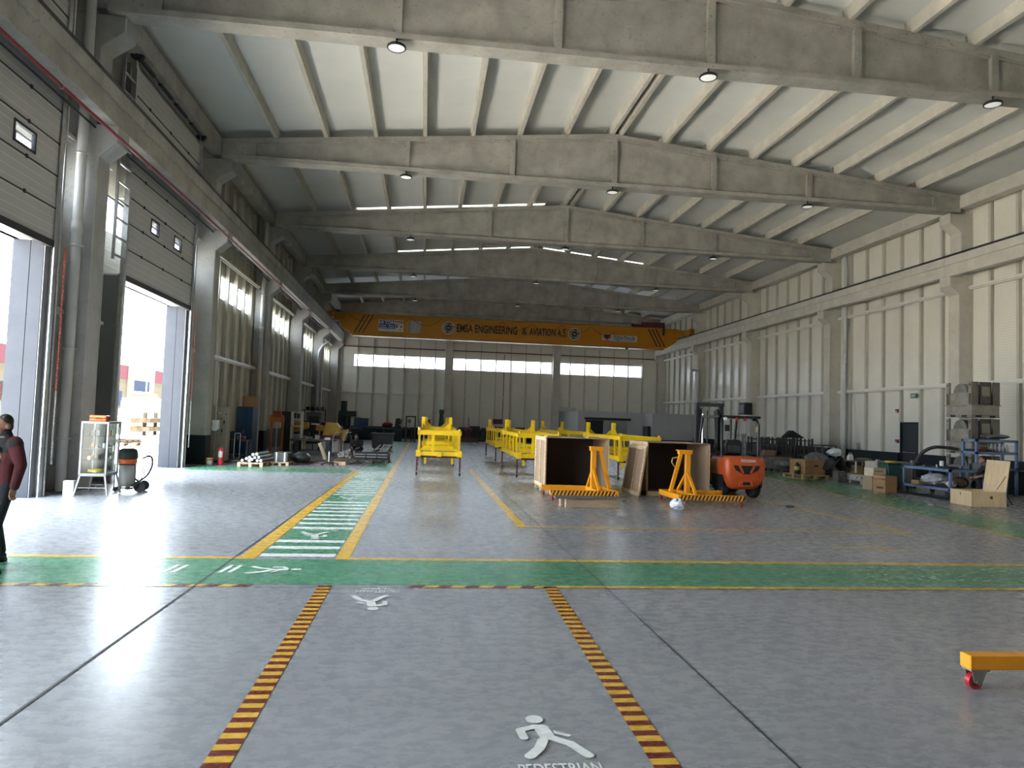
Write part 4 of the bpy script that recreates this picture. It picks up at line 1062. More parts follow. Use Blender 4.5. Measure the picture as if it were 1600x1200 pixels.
t = thing('stool', 'dark work stool under the worker behind the plywood chest', 'stool', (15.98,18.35,0))
MB().lathe([(0,.42),(.16,.42),(.16,.49),(0,.49)],n=16).build('seat', BLACK, t)
for k in range(4): a = PI/4+PI/2*k; MB().cyl((.1*math.cos(a),.1*math.sin(a),.42),(.2*math.cos(a),.2*math.sin(a),0),.014,n=8).build('leg', DKMET, t)
tag(MB().box(15.42,15.74,18.1,18.62,0,.255).build('step_box', DKMET), 'dark box step at the feet of the worker behind the chest', 'step')

# ------------------------------------------------------------------ left side, by the doors
t = thing('display_cabinet', 'grey framed cabinet with clear sides on splayed legs between the shutter doors', 'cabinet', (-6.62,15.80,0), R(4))
GF = mat('cabinet_grey', (.16,.16,.16), .4, .3)
w, d = .24, .34
fm = MB()
for sx in (-1,1):
    for sy in (-1,1): fm.box(sx*w-.018,sx*w+.018,sy*d-.018,sy*d+.018,.42,1.5)
for z in (.42,1.47): fm.box(-w,w,-d-.018,-d+.018,z,z+.04).box(-w,w,d-.018,d+.018,z,z+.04).box(-w-.018,-w+.018,-d,d,z,z+.04).box(w-.018,w+.018,-d,d,z,z+.04)
fm.box(-w,w,-d,d,1.49,1.51).box(-w,w,-d,d,.40,.425); fr_ = fm.build('cabinet_frame', GF, t)
for a in ((-w,w,-d-.004,-d),(-w,w,d,d+.004)): MB().box(*a,.46,1.47).build('clear_panel', CLEAR, t)
for a in ((-w-.004,-w,-d,d),(w,w+.004,-d,d)): MB().box(*a,.46,1.47).build('clear_panel', CLEAR, t)
for z in (.72,.96,1.2): MB().box(-w+.02,w-.02,-d+.02,d-.02,z,z+.008).build('shelf', CLEAR if z != .96 else GF, t)
for sx in (-1,1):
    for sy in (-1,1): MB().beam((sx*(w-.01),sy*(d-.01),.42),(sx*(w+.07),sy*(d+.05),.01),.03,.03,(1,0,0)).build('leg', GF, t)
MB().beam((-w-.03,-d,.17),(w+.03,-d,.17),.015,.015).beam((-w-.03,d,.17),(w+.03,d,.17),.015,.015).beam((0,-d,.17),(0,d,.17),.015,.015).build('stretcher', GF, t)
MB().box(w+.004,w+.02,-.02,.02,.9,1.02).build('door_handle', GALV, t)
pts = [(.0+.15*math.cos(a)*(1-.012*i/10)-.02, -.06+.17*math.sin(a)*(1-.012*i/10), .47+.02*((i*7) % 9)/3) for i, a in [(i, i*.42) for i in range(75)]]
tag(MB().tube([( -6.62+p[0],15.80+p[1],p[2]) for p in pts], .014, 6).build('air_hose', mat('hose_yellow',(.55,.42,.06),.5)), 'coiled yellow air hose lying in the clear-sided cabinet', 'hose')
rnd = random.Random(3)
for i in range(14):
    z = (.73,.97,1.21)[i % 3]; x = -6.62+rnd.uniform(-.17,.17); y = 15.8-.27+.04*i
    s_ = rnd.uniform(.03,.06); h = rnd.uniform(.05,.12)
    tag(MB().box(x-s_/2,x+s_/2,y-s_/2,y+s_/2,z,z+h).build('small_box', (WHITE,GREYF,BLACK,CARD)[i % 4], bevel=.004), 'small carton on a shelf of the clear-sided cabinet', 'box', 'small cartons in the clear-sided cabinet')
t = thing('tool_case', 'orange tool case lying on top of the clear-sided cabinet', 'case', (-6.62,15.72,1.51), R(6))
MB().box(-.17,.15,-.13,.13,0,.06).build('lower_shell', mat('case_orange',(.70,.12,.02),.4), t, bevel=.02, seg=2); MB().box(-.17,.15,-.13,.13,.063,.125).build('upper_shell', mat('case_orange',(.70,.12,.02),.4), t, bevel=.02, seg=2)
MB().tube([(-.05,-.13,.06),(-.05,-.17,.06),(.05,-.17,.06),(.05,-.13,.06)],.01,6).build('handle', BLACK, t); MB().box(.151,.16,-.09,-.05,.03,.1).box(.151,.16,.05,.09,.03,.1).build('latch', BLACK, t)
tag(MB().box(-7.16,-6.96,15.5,15.62,0,.30).build('white_carton', WHITE, bevel=.006), 'white carton standing on the floor at the foot of the downpipe', 'carton')
t = thing('vacuum_cleaner', 'industrial vacuum cleaner with black head, orange band and wheeled cart', 'vacuum cleaner', (-6.35,16.55,0), R(8))
MB().lathe([(0,.12),(.15,.12),(.165,.2),(.17,.6),(0,.6)],n=22).build('drum', mat('drum_grey',(.42,.43,.42),.4), t)
MB().lathe([(.18,.6),(.185,.62),(.185,.68),(.18,.7),(0,.7),(0,.6)],n=22).build('orange_band', mat('case_orange',(.70,.12,.02),.4), t)
hd = MB().lathe([(.19,.7),(.2,.73),(.195,.82),(.17,.90),(.12,.93),(0,.94)],n=22).build('motor_head', BLACK, t)
MB().tube([(-.09,0,.92),(-.07,0,.965),(.07,0,.965),(.09,0,.92)],.013,6).build('handle', BLACK, hd)
MB().tube([(.2,-.19,.09),(-.2,-.19,.09),(-.2,.19,.09),(.2,.19,.09)],.016,8,True).tube([(.2,-.19,.09),(.2,-.19,.6)],.014,8).tube([(-.2,-.19,.09),(-.2,-.19,.6)],.014,8).tube([(-.2,-.19,.59),(.2,-.19,.59)],.014,8).build('cart_frame', DKMET, t)
MB().tube([(.2,-.13,.09),(.33,-.13,.5),(.40,-.13,.82),(.42,-.10,.84),(.42,.10,.84),(.40,.13,.82),(.33,.13,.5),(.2,.13,.09)],.012,8).build('push_handle', GALV, t)
for y in (-.2,.2): MB().cyl((.3,y-.03,.11),(.3,y+.03,.11),.11,n=20).build('wheel', RUBB, t)
for y in (-.15,.15): MB().cyl((-.18,y-.015,.05),(-.18,y+.015,.05),.05,n=14).build('wheel', RUBB, t)
hp = [(.17,-.05,.28),(.28,-.2,.2),(.2,-.3,.1),(.05,-.3,.09),(.2,-.32,.18),(.42,-.22,.34),(.50,-.1,.55),(.47,.02,.72),(.38,.1,.76),(.25,.12,.7)]
def smooth_path(p, k=6):
    p = [Vector(q) for q in p]; out = []
    for i in range(len(p)-1):
        a, b, c, d = p[max(i-1,0)], p[i], p[i+1], p[min(i+2,len(p)-1)]
        for j in range(k):
            u = j/k; out.append(.5*((2*b)+(c-a)*u+(2*a-5*b+4*c-d)*u*u+(3*b-a-3*c+d)*u**3))
    return out+[p[-1]]
MB().tube(smooth_path(hp), .02, 8).build('suction_hose', BLACK, t)

t = thing('bucket', 'small bucket with a mustard lid beside the fire extinguisher', 'bucket', (-7.02,25.0,0))
MB().lathe([(0,0),(.095,0),(.11,.17),(0,.17)],n=18).build('pail', mat('pail_grey',(.33,.31,.28),.5), t); MB().lathe([(.11,.17),(.118,.17),(.118,.23),(.10,.25),(0,.25)],n=18).build('lid', mat('lid_mustard',(.35,.19,.03),.5), t)
t = thing('fire_extinguisher', 'red fire extinguisher on the floor by the column of the second door', 'fire extinguisher', (-6.72,25.2,0))
MB().lathe([(0,0),(.085,0),(.09,.02),(.09,.48),(.06,.56),(.03,.59),(0,.59)],n=20).build('cylinder', mat('ext_red',(.42,.02,.03),.35), t)
MB().box(-.02,.02,-.09,.03,.59,.63).cyl((0,0,.57),(0,0,.64),.022,n=10).build('valve', BLACK, t); MB().tube(smooth_path([(0,-.05,.61),(-.15,-.06,.56),(-.24,-.04,.40),(-.27,0,.15)]),.011,6).build('hose', BLACK, t)
MB().lathe([(.0915,.26),(.0915,.46)],n=10,a0=PI,a1=1.75*PI).build('label_sheet', mat('label_white',(.45,.44,.42),.5), t)
t = thing('switch_box', 'white switch box with a red side on the column above the bucket', 'switch box', (-7.16,25.95,1.12))
MB().box(-.10,.12,-.1,.1,.08,.38).prism([(-.10,.08),(.12,.08),(.02,0),(-.06,0)],'y',-.1,.1).build('case', WHITE, t, bevel=.01); MB().box(-.13,-.10,-.09,.09,.14,.32).build('red_cover', mat('case_red',(.2,.02,.04),.4), t); MB().cyl((.0,0,.38),(0,0,2.2),.02,n=8).build('conduit', PIPEW, t)
t2 = MB()
for k in range(24): t2.cbox((0,0,-.86+.036*k),(.018,.018,.026))
t2.build('chain', GALV, t)
t = thing('electrical_cabinet', 'tall cream electrical cabinet behind the second door column', 'cabinet', (-7.24,26.6,0))
CR = mat('cabinet_cream', (.33,.31,.26), .45, var=.06)
MB().box(-.32,.30,0,.45,.05,1.97).build('body', CR, t, bevel=.01); MB().box(-.31,.29,-.018,0,.08,1.95).build('door', CR, t, bevel=.006)
MB().box(-.32,.30,.02,.43,0,.05).build('plinth', BLACK, t)
for x, z in ((.1,1.55),(.25,1.7),(.12,.98),(-.05,1.72)): MB().cyl((x,-.035,z),(x,-.018,z),.022,n=10).build('push_button', BLACK, t)
for x, z in ((.2,1.35),(.13,1.05)): MB().box(x-.02,x+.02,-.04,-.018,z,z+.13).build('handle', BLACK, t)
MB().cyl((.02,-.035,1.74),(.02,-.018,1.74),.025,n=10).build('lamp', WHITE, t)
t = thing('locker', 'dark blue steel locker with a carton on top', 'locker', (-7.16,30.4,0))
MB().box(-.32,.32,-.45,.45,.06,2.02).build('body', LOCK, t, bevel=.008); MB().box(-.31,-.005,-.468,-.45,.08,2.0).build('door', LOCK, t); MB().box(.005,.31,-.468,-.45,.08,2.0).build('door', LOCK, t)
MB().box(-.30,.30,-.42,.42,0,.06).build('plinth', BLACK, t); MB().box(-.03,-.02,-.485,-.468,.95,1.1).box(.02,.03,-.485,-.468,.95,1.1).build('handle', GALV, t)
t = thing('cardboard_box', 'brown carton lying on top of the dark blue locker', 'box', (-7.03,30.35,2.02), R(3))
MB().box(-.27,.27,-.3,.3,0,.42).build('carton', CARD, t, bevel=.006); MB().box(-.272,.272,-.03,.03,.1,.423).build('tape', mat('tape_tan',(.35,.25,.14),.4), t)
t = thing('work_stand', 'small dark table with an iron top before the blue locker', 'table', (-6.85,28.0,0))
MB().box(-.42,.42,-.3,.3,.72,.76).build('table_top', mat('rust_top',(.10,.055,.04),.6), t)
for sx in (-1,1):
    for sy in (-1,1): MB().box(sx*.36-.03,sx*.36+.03,sy*.25-.03,sy*.25+.03,0,.72).build('leg', DKMET, t)
MB().box(-.36,.36,-.25,.25,.18,.21).build('shelf', DKMET, t); MB().tube([(.42,.27,.2),(.42,.27,1.1),(.2,.27,1.1)],.015,6).tube([(-.1,.27,.76),(-.1,.27,1.1),(.2,.27,1.1)],.012,6).build('rail', DKMET, t)
t = thing('bench_grinder', 'red bench grinder on the small dark table', 'grinder', (-6.75,27.95,.765))
MB().cyl((-.1,0,.08),(.1,0,.08),.05,n=14).box(-.05,.05,-.05,.05,0,.08).build('motor', mat('case_red2',(.16,.03,.03),.5), t)
for s in (-.13,.13): MB().cyl((s-.015,0,.08),(s+.015,0,.08),.06,n=16).build('grinding_wheel', GREYF, t)
t = thing('hand_truck', 'thin steel hand truck standing before the dark table', 'hand truck', (-6.62,27.2,0))
MB().tube([(.0,0,.1),(0,.05,.9),(0,.06,1.02),(-.2,.06,1.02)],.014,6).tube([(-.2,0,.1),(-.2,.05,.9),(-.2,.06,1.02)],.014,6).build('frame_tube', GALV, t); MB().box(-.24,.04,-.16,0,.03,.045).build('toe_plate', GALV, t)
for x in (-.24,.04): MB().cyl((x-.02,.06,.1),(x+.02,.06,.1),.1,n=16).build('wheel', RUBB, t)

# pallets with stock along the edge of the green walkway
def pallet(label, loc, rz=0, w=.8, d=1.2, h=.14, m=WOOD, group=None):
    t = thing('pallet', label, 'pallet', loc, rz, group)
    for k in range(5):
        x = -w/2+.05+k*(w-.1)/4; MB().box(x-.06,x+.06,-d/2,d/2,h-.022,h).build('deck_board', m, t)
    for y in (-d/2+.05,0,d/2-.05): MB().box(-w/2,w/2,y-.05,y+.05,h-.044,h-.022).build('stringer_board', m, t)
    for x in (-w/2+.05,0,w/2-.05):
        for y in (-d/2+.06,0,d/2-.06): MB().box(x-.05,x+.05,y-.06,y+.06,.02,h-.044).build('block', m, t)
        MB().box(x-.05,x+.05,-d/2,d/2,0,.02).build('runner', m, t)
    return t
pallet('wooden pallet carrying foil-wrapped rods, nearest on the left', (-5.62,25.65,0), R(-2), .82, 1.9)
FOIL = mat('foil_wrap', (.36,.36,.37), .3, .6, var=.55, scale=8, bump=.7, bscale=10)
FOILD = mat('dark_film', (.05,.052,.055), .35, .0, var=.6, scale=9, bump=.8, bscale=12)
ends = [(-5.93,.20),(-5.80,.26),(-5.71,.30),(-5.62,.24),(-5.48,.415),(-5.42,.31),(-5.53,.30),(-5.34,.20),(-5.46,.20),(-5.70,.195),(-5.60,.40)]
for i, (x, z) in enumerate(ends):
    t = thing('wrapped_rod', 'foil-wrapped round bar lying on the nearest left pallet', 'bar', (x,24.8+.03*(i % 3),z), R(-2), 'foil-wrapped bars on the left pallet')
    MB().cyl((0,0,0),(0,1.45+.1*(i % 4),0),.052,n=12).build('bar', FOIL if i % 3 else FOILD, t); MB().cyl((0,-.008,0),(0,.0,0),.047,n=12).build('end_face', mat('foil_end',(.58,.59,.62),.4), t)
pallet('small wooden pallet under a strapped dark block', (-4.86,26.0,0), R(-3), .6, .7, .12)
t = thing('strapped_block', 'dark wrapped block with two white straps on the small pallet', 'parcel', (-4.86,25.98,.12), R(-3))
MB().box(-.24,.26,-.3,.3,0,.33).build('block', FOILD, t, bevel=.03, seg=2)
for x in (-.13,.15): MB().box(x-.025,x+.025,-.306,.306,0,.336).build('strap', WHITE, t)
b = MB(); b.ball((0,0,.2), .36, .45, .2, 16, 9, .11, 4); 
tag(b.build('wrapped_bundle', FOILD, loc=(-4.35,26.7,.03)), 'black plastic wrapped bundle right of the strapped block', 'bundle')
tag(MB().box(-5.6,-5.1,27.6,28.4,0,.2).build('wooden_box', mat('old_box',(.14,.09,.05),.7), bevel=.01), 'old brown wooden box behind the foil-wrapped rods', 'box')
for i in range(9):
    x = -4.15+.17*i; a = R(52+5*(i % 3))
    tag(MB().beam((x,26.9+.02*i,.03+.012*(i % 4)),(x+.42*math.sin(a),26.9+.75*math.cos(a),.12+.02*(i % 3)),.09,.022).build('timber_plank', mat('slat_brown',(.15,.10,.075),.75,var=.4) if i % 2 else mat('slat_grey',(.20,.17,.15),.75,var=.3)), 'loose brown slat leaning in the heap before the dark work table', 'slat', 'loose slats on the floor')
tag(MB().box(-4.2,-3.0,26.75,27.05,0,.03).build('base_board', mat('pink_board',(.22,.13,.11),.75)), 'pinkish board on the floor under the loose slats', 'board')
m = MB()
def foamf(u, v): a = u*1.1; return (-3.93+.26*math.sin(a*1.2)-.0, 28.6+.22*v, .03+.70*(1-u))
m.sheet(lambda u, v: (foamf(u,v)[0]+.0, foamf(u,v)[1], foamf(u,v)[2]), 10, 2)
o = m.build('curved_panel', mat('foam_cream',(.50,.42,.27),.6), recentre=True); s_ = o.modifiers.new('s','SOLIDIFY'); s_.thickness = .13
tag(o, 'curved cream foam piece standing before the dark work table', 'foam piece')
t = thing('swivel_base', 'bare five-legged chair base with its post standing on the floor', 'chair base', (-3.3,26.3,0))
MB().cyl((0,0,.1),(0,0,.5),.025,n=10).build('post', GALV, t)
for k in range(5):
    a = 2*PI*k/5+.3; l = MB().beam((0,0,.12),(.32*math.cos(a),.32*math.sin(a),.07),.035,.03).build('leg', DKMET, t); MB().ball((.31*math.cos(a),.31*math.sin(a),.03),.03,.03,.03,8,6).build('caster', BLACK, l)
tag(MB().box(-3.15,-2.75,26.6,26.8,0,.12).build('wood_offcut', WOOD), 'short pale timber beside the bare chair base', 'timber')
m = MB().sheet(lambda u, v: (-3.2+.9*u+.2*v, 27.3+.9*v, .03+.10*math.sin(3*u+1)*v), 8, 6, .01)
tag(m.build('dark_sheet', mat('grey_sheet',(.10,.095,.09),.7)), 'bent grey sheet lying before the aluminium parts', 'sheet')
rnd = random.Random(11)
tag(MB().box(-3.4,-2.65,28.95,29.75,0,.10).build('parts_board', mat('pallet_gold2',(.20,.15,.09),.8)), 'low board under the loose aluminium brackets', 'board')
for i in range(16):
    x, y = -3.28+.036*i+rnd.uniform(-.05,.05), 29.3+rnd.uniform(-.25,.35); z = .05+rnd.uniform(.05,.20)*(1 if 3 < i < 13 else .5)
    m = MB(); k = i % 3; Mx = Matrix.Translation((x,y,z)) @ Matrix.Rotation(rnd.uniform(0,3),4,'Z') @ Matrix.Rotation(rnd.uniform(-.7,.7),4,'Y')
    if k == 0: m.box(-.12,.12,-.03,.03,-.03,.03,Mx).box(.06,.12,-.03,.03,.03,.2,Mx)
    elif k == 1: m.box(-.1,.1,-.06,.06,-.01,.01,Mx).box(-.1,-.08,-.06,.06,0,.16,Mx).box(.08,.1,-.06,.06,0,.16,Mx)
    else: m.box(-.16,.16,-.02,.02,-.02,.02,Mx).box(-.03,.03,-.05,.05,-.05,.05,Mx)
    o = m.build('machined_part', ALU if i % 4 else WHITE); o.location.z = max(o.location.z, .10)
    tag(o, 'silver machined bracket in the loose heap before the crouching worker', 'metal part', 'loose aluminium brackets')
pallet('dark pallet carrying black comb racks beside the green crossing', (-1.95,28.75,0), 0, 1.3, 1.2, .12, mat('dark_pallet',(.10,.08,.06),.8))
for i, x in enumerate((-2.37,-1.95,-1.53)):
    t = thing('comb_rack', 'black comb rack on the dark pallet, %s of the three' % ('leftmost','middle','rightmost')[i], 'rack', (x,28.5,.12), 0)
    MB().box(-.19,.19,-.2,.35,0,.03).box(-.19,.19,-.2,-.18,.03,.28).box(-.19,.19,.33,.35,.03,.28).build('tray', BLACK, t)
    for k in range(6): MB().box(-.18+.066*k,-.165+.066*k,-.22,.2,.03,.30).build('comb_plate', DKMET, t)
    for z in (.1,.2): MB().box(-.19,.19,-.225,-.205,z,z+.02).build('cross_bar', GALV, t)
for i in range(5): tag(MB().beam((-1.66+.06*i,28.6,.42),(-1.5+.075*i,28.75,.72),.02,.02).build('steel_prong', GALV), 'thin steel prong standing up from the rightmost black comb rack', 'prong', 'steel prongs on the comb rack')
tag(MB().box(-2.0,-1.35,30.3,31.0,.0,.30).build('parts_box', mat('brown_dark',(.07,.05,.035),.7)), 'brown parts box behind the black comb racks', 'box')
tag(MB().box(-1.9,-1.3,30.3,30.9,.30,.33).beam((-2.0,30.6,.38),(-1.75,30.6,.62),.06,.06).build('machine_plate', mat('tan_plate',(.24,.20,.15),.6)), 'tan plate with a raised arm on the brown parts box', 'plate')

# workshop in the far left corner
t = thing('work_table', 'heavy dark steel work table with thick legs in the left workshop', 'table', (-4.88,33.2,0))
MB().box(-.95,.95,-.6,.6,.62,.69).build('table_top', DKMET, t)
for sx in (-1,1):
    for sy in (-1,1): MB().box(sx*.68-.08,sx*.68+.08,sy*.42-.08,sy*.42+.08,0,.62).build('leg', DKMET, t)
MB().box(-.7,.7,-.4,.4,.15,.19).build('lower_shelf', DKMET, t)
def pot(name, label, x, y, z, r, h, m, cat): return tag(MB().lathe([(0,0),(r*.85,0),(r,h),(r*.9,h),(0,h*.94)],n=16).build(name, m, loc=(x,y,z)), label, cat)
t = thing('paint_pail', 'white pail with a red rim on the dark work table', 'pail', (-4.68,32.9,.69)); MB().lathe([(0,0),(.1,0),(.11,.22),(0,.22)],n=16).build('pail_body', WHITE, t); MB().lathe([(.112,.19),(.112,.23),(0,.235)],n=16).build('rim', mat('ext_red',(.42,.02,.03),.35), t)
pot('bowl', 'grey bowl on the dark work table', -4.98, 32.85, .69, .1, .11, GREYF, 'bowl')
pot('tin', 'small brown tin on the dark work table', -5.22, 32.9, .69, .06, .16, CARD, 'tin')
tag(MB().box(-4.35,-4.1,32.8,33.0,.69,.78).build('parts_tray', ALU), 'pale tray at the right end of the dark work table', 'tray')
t = thing('pallet_stacker', 'orange hand stacker with a tall mast beside the left wall', 'stacker', (-6.35,32.3,0))
STK = mat('stacker_orange', (.42,.12,.015), .5, var=.3)
for s in (-1,1): MB().box(s*.24-.04,s*.24+.04,0,.1,.05,1.72).build('mast_rail', STK, t)
MB().box(-.3,.3,-.06,.1,1.42,1.62).build('mast_head', STK, t); MB().box(-.17,.17,-.03,.12,1.6,1.9).build('battery_box', mat('case_red3',(.22,.05,.02),.5), t)
for s in (-1,1): MB().box(s*.2-.06,s*.2+.06,-1.0,.1,.06,.12).build('fork', STK, t)
MB().cyl((0,.03,.1),(0,.03,1.5),.03,n=8).build('lift_cylinder', GALV, t)
for s in (-1,1): MB().cyl((s*.25-.03,.05,.07),(s*.25+.03,.05,.07),.07,n=12).build('wheel', BLACK, t)
t = thing('tool_cabinet', 'tall dark cabinet with pale open shelves behind the orange stacker', 'cabinet', (-6.2,35.2,0))
MB().box(-.45,-.06,-.3,.3,0,1.9).build('body', DKMET, t); MB().box(-.02,.02,-.3,.3,0,1.9).box(.43,.47,-.3,.3,0,1.9).build('shelf_side', WHITE, t)
for z in (.4,.8,1.2,1.55,1.86): MB().box(.02,.43,-.3,.3,z,z+.03).build('shelf', WHITE, t)
MB().box(.1,.18,-.2,.1,1.58,1.84).box(.25,.32,-.2,.1,1.58,1.8).build('binder', BLACK, t)
YM = mat('machine_yellow', (.50,.27,.015), .45, var=.2)
t = thing('band_saw', 'mustard yellow band saw with a sloped lid behind the dark work table, left one', 'band saw', (-6.05,36.2,0))
MB().prism([(-.5,-.2),(.45,.12),(.45,.42),(-.42,.42),(-.5,.25)],'y',-.35,.35,Matrix.Translation((0,0,1.0))).build('saw_head', YM, t, bevel=.03, seg=2); MB().box(-.5,.3,-.35,.35,0,.62).build('base_cabinet', YM, t)
MB().box(-.5,.4,-.38,.38,.62,.72).build('bed', GALV, t); MB().box(.1,.5,-.1,.2,.72,.9).build('vice', DKMET, t)
text('lettering', 'BAND SAW', .5, .07, frame_mtx((-.3,-.36,1.28),(1,0,0),(0,0,1)), INK, t, .004, .02) if False else None
t = thing('control_screen', 'black control screen on an arm above the left band saw', 'screen', (-5.42,36.6,0)); MB().box(-.02,.02,0,.04,0,1.5).build('arm', DKMET, t); MB().box(-.25,.25,-.08,0,1.42,1.72).build('screen', BLACK, t, bevel=.015); MB().box(-.1,.3,-.1,-.04,1.30,1.36).build('keyboard', WHITE, t)
t = thing('band_saw', 'bright yellow cutting machine with a tapered chute, right of the band saw', 'cutting machine', (-4.45,36.4,0))
MB().prism([(-.45,.80),(.35,.80),(.38,1.2),(.2,1.42),(-.3,1.45),(-.38,1.2)],'y',-.3,.3).build('hood', mat('machine_yellow2',(.58,.36,.01),.4), t, bevel=.03, seg=2); MB().box(-.5,.4,-.35,.35,.62,.80).build('bed', mat('case_red2',(.16,.03,.03),.5), t); MB().box(-.45,.35,-.3,.3,0,.62).build('base_cabinet', WHITE, t)
MB().prism([(.42,1.08),(.78,1.12),(.66,.55),(.45,.55)],'y',-.2,.1).build('chute', mat('machine_yellow2',(.58,.36,.01),.4), t)
t = thing('small_machine', 'small yellow drilling machine between the two yellow cutters', 'drill', (-5.15,36.9,0)); MB().box(-.04,.04,-.04,.04,0,1.2).build('column', DKMET, t); MB().box(-.18,.18,-.2,.1,.98,1.28).build('head', YM, t, bevel=.04); MB().box(-.2,.2,-.25,.15,.6,.66).build('table', DKMET, t); MB().cyl((0,-.1,.75),(0,-.1,.98),.03,n=8).build('spindle', GALV, t)
DG = mat('machine_green', (.018,.028,.03), .5, var=.3)
t = thing('milling_machine', 'dark green milling machine with a tall motor in the far left corner', 'milling machine', (-5.3,48.2,0))
MB().box(-.5,.6,-.5,.6,0,.5).box(-.3,.5,0,.6,.5,1.9).build('column', DG, t); MB().box(-.9,1.3,-.7,-.1,.85,1.0).build('table', DG, t); MB().box(-.2,.9,-.6,.3,1.75,2.1).build('ram', DG, t); MB().cyl((.1,-.3,2.1),(.1,-.3,2.75),.2,n=14).build('motor', DG, t); MB().cyl((.3,-.4,1.2),(.3,-.4,1.75),.12,n=12).build('spindle', DG, t)
for a in (0,1.57,3.14,4.7): MB().beam((.9,-.65,1.7),(.9+.35*math.cos(a),-.65,1.7+.35*math.sin(a)),.03,.03,(0,1,0)).build('lever', DG, t)
MB().box(-1.4,-.5,-.3,.3,.4,1.3).build('control_box', DG, t, bevel=.02)
t = thing('compressor_unit', 'grey box unit with hoses on a dark frame beside the milling machine', 'machine', (-6.9,46.0,0))
MB().box(-.35,.55,-.3,.3,1.45,1.95).build('grey_housing', mat('unit_grey',(.18,.18,.175),.5), t, bevel=.02); MB().box(-.5,.5,-.3,.4,0,1.4).build('base', DG, t); MB().box(-.6,.8,-.2,.3,2.05,2.1).build('top_shelf', DKMET, t)
for s in (-.55,.75): MB().box(s-.03,s+.03,.25,.31,1.4,2.05).build('post', DKMET, t)
for i in range(4): MB().ball((-.3+.3*i,0,2.2),.14,.14,.11,10,6).build('hose_bundle', GREYF if i > 1 else BLACK, t)
for i, (x, z) in enumerate(((-5.0,.95),(-4.45,.95),(-5.0,1.3),(-4.45,1.3))):
    tag(MB().box(x-.26,x+.26,55.6,56.2,z,z+.34).box(x-.27,x+.27,55.58,56.22,z+.28,z+.35).build('plastic_crate', mat('crate_blue',(.02,.05,.12),.5)), 'blue plastic crate stacked on the far left bench', 'crate', 'blue crates in the far left corner')
t = thing('work_bench', 'long dark bench along the back wall of the left workshop', 'bench', (-3.2,56.0,0)); MB().box(-2.2,2.4,-.5,.5,.86,.95).build('bench_top', DKMET, t); MB().box(-2.15,-.4,-.45,.45,0,.86).build('drawer_unit', mat('bench_dark',(.012,.02,.024),.5), t)
for x in (.2,1.2,2.3): MB().box(x-.05,x+.05,-.4,.4,0,.86).build('leg', DKMET, t)
MB().box(-.4,2.3,-.4,.4,.2,.25).build('shelf', DKMET, t)
b = MB(); b.ball((0,0,.24), .42, .3, .2, 14, 8, .11, 2); tag(b.build('red_cloth', mat('cloth_red',(.16,.012,.015),.9), loc=(-2.75,55.7,.94)), 'red cloth bundled on the long dark bench', 'cloth')
for i, x in enumerate((-1.75,-1.1)):
    t = thing('drill_press', 'grey bench drill on the long dark bench, %s' % ('left one with a narrow head','right one near the end'), 'drill press', (x,56.0,.95)) if False else thing('drill_press', ('left grey bench drill on the long dark bench','right grey bench drill on the long dark bench')[i], 'drill press', (x,56.0,.95))
    MB().cyl((0,.1,0),(0,.1,.75),.04,n=10).build('column', GALV, t); MB().box(-.12,.12,-.2,.18,.45,.72).build('head', mat('drill_grey',(.13,.14,.15),.5), t, bevel=.03); MB().box(-.15,.15,-.2,.2,0,.04).build('base', DKMET, t); MB().cyl((0,-.12,.25),(0,-.12,.45),.03,n=8).build('spindle', GALV, t)
t = thing('container', 'dark green wheeled bin behind the crouching worker', 'bin', (-2.2,40.2,0)); MB().prism([(-.52,.08),(.52,.08),(.6,.85),(-.6,.85)],'y',-.4,.4).build('tub', DG, t); MB().box(-.64,.64,-.44,.44,.85,.9).build('rim', DG, t)
for s in (-.4,.4): MB().cyl((s-.03,-.3,.08),(s+.03,-.3,.08),.08,n=12).build('wheel', BLACK, t)
t = thing('gantry_stand', 'brown steel portal stand near the back wall', 'stand', (-.95,54.4,0))
GB = mat('stand_brown', (.09,.06,.045), .6)
for s in (-1,1): MB().box(s*.33-.05,s*.33+.05,-.06,.06,.08,1.93).build('post', GB, t); MB().box(s*.33-.1,s*.33+.1,-.5,.5,0,.08).build('foot', GB, t)
MB().box(-.38,.38,-.06,.06,1.83,1.93).build('top_beam', GB, t)
for i, x in enumerate((-1.6,.35)):
    t = thing('lathe_machine', ('dark upright machine left of the brown portal stand','dark upright machine right of the brown portal stand')[i], 'machine', (x-.3*(i == 0),54.7,0))
    MB().box(-.3,.3,-.3,.4,0,.9).build('base', DG, t, bevel=.03); MB().prism([(-.25,.9),(.25,.9),(.12,1.75),(-.18,1.7)],'y',-.15,.25).build('head', DG, t, bevel=.05); MB().beam((.1,-.2,1.3),(.35,-.3,1.0),.03,.03).build('lever', GALV, t)
t = thing('platform_trolley', 'platform trolley with white tube handles behind the aluminium parts', 'trolley', (-3.55,32.0,0)); MB().box(-.35,.45,-.3,.5,.14,.18).build('deck', DKMET, t)
for s in (-.32,.12): MB().tube([(s,-.25,.18),(s+.02,-.25,.85),(s+.12,-.25,1.05),(s+.36,-.25,1.08)],.018,6).build('push_handle', mat('tube_white',(.4,.4,.38),.4), t)
for x in (-.25,.35): MB().cyl((x-.02,-.2,.07),(x+.02,-.2,.07),.07,n=12).build('wheel', BLACK, t)
MB().box(.0,.06,-.02,.04,.18,1.35).build('mast', GB, t)
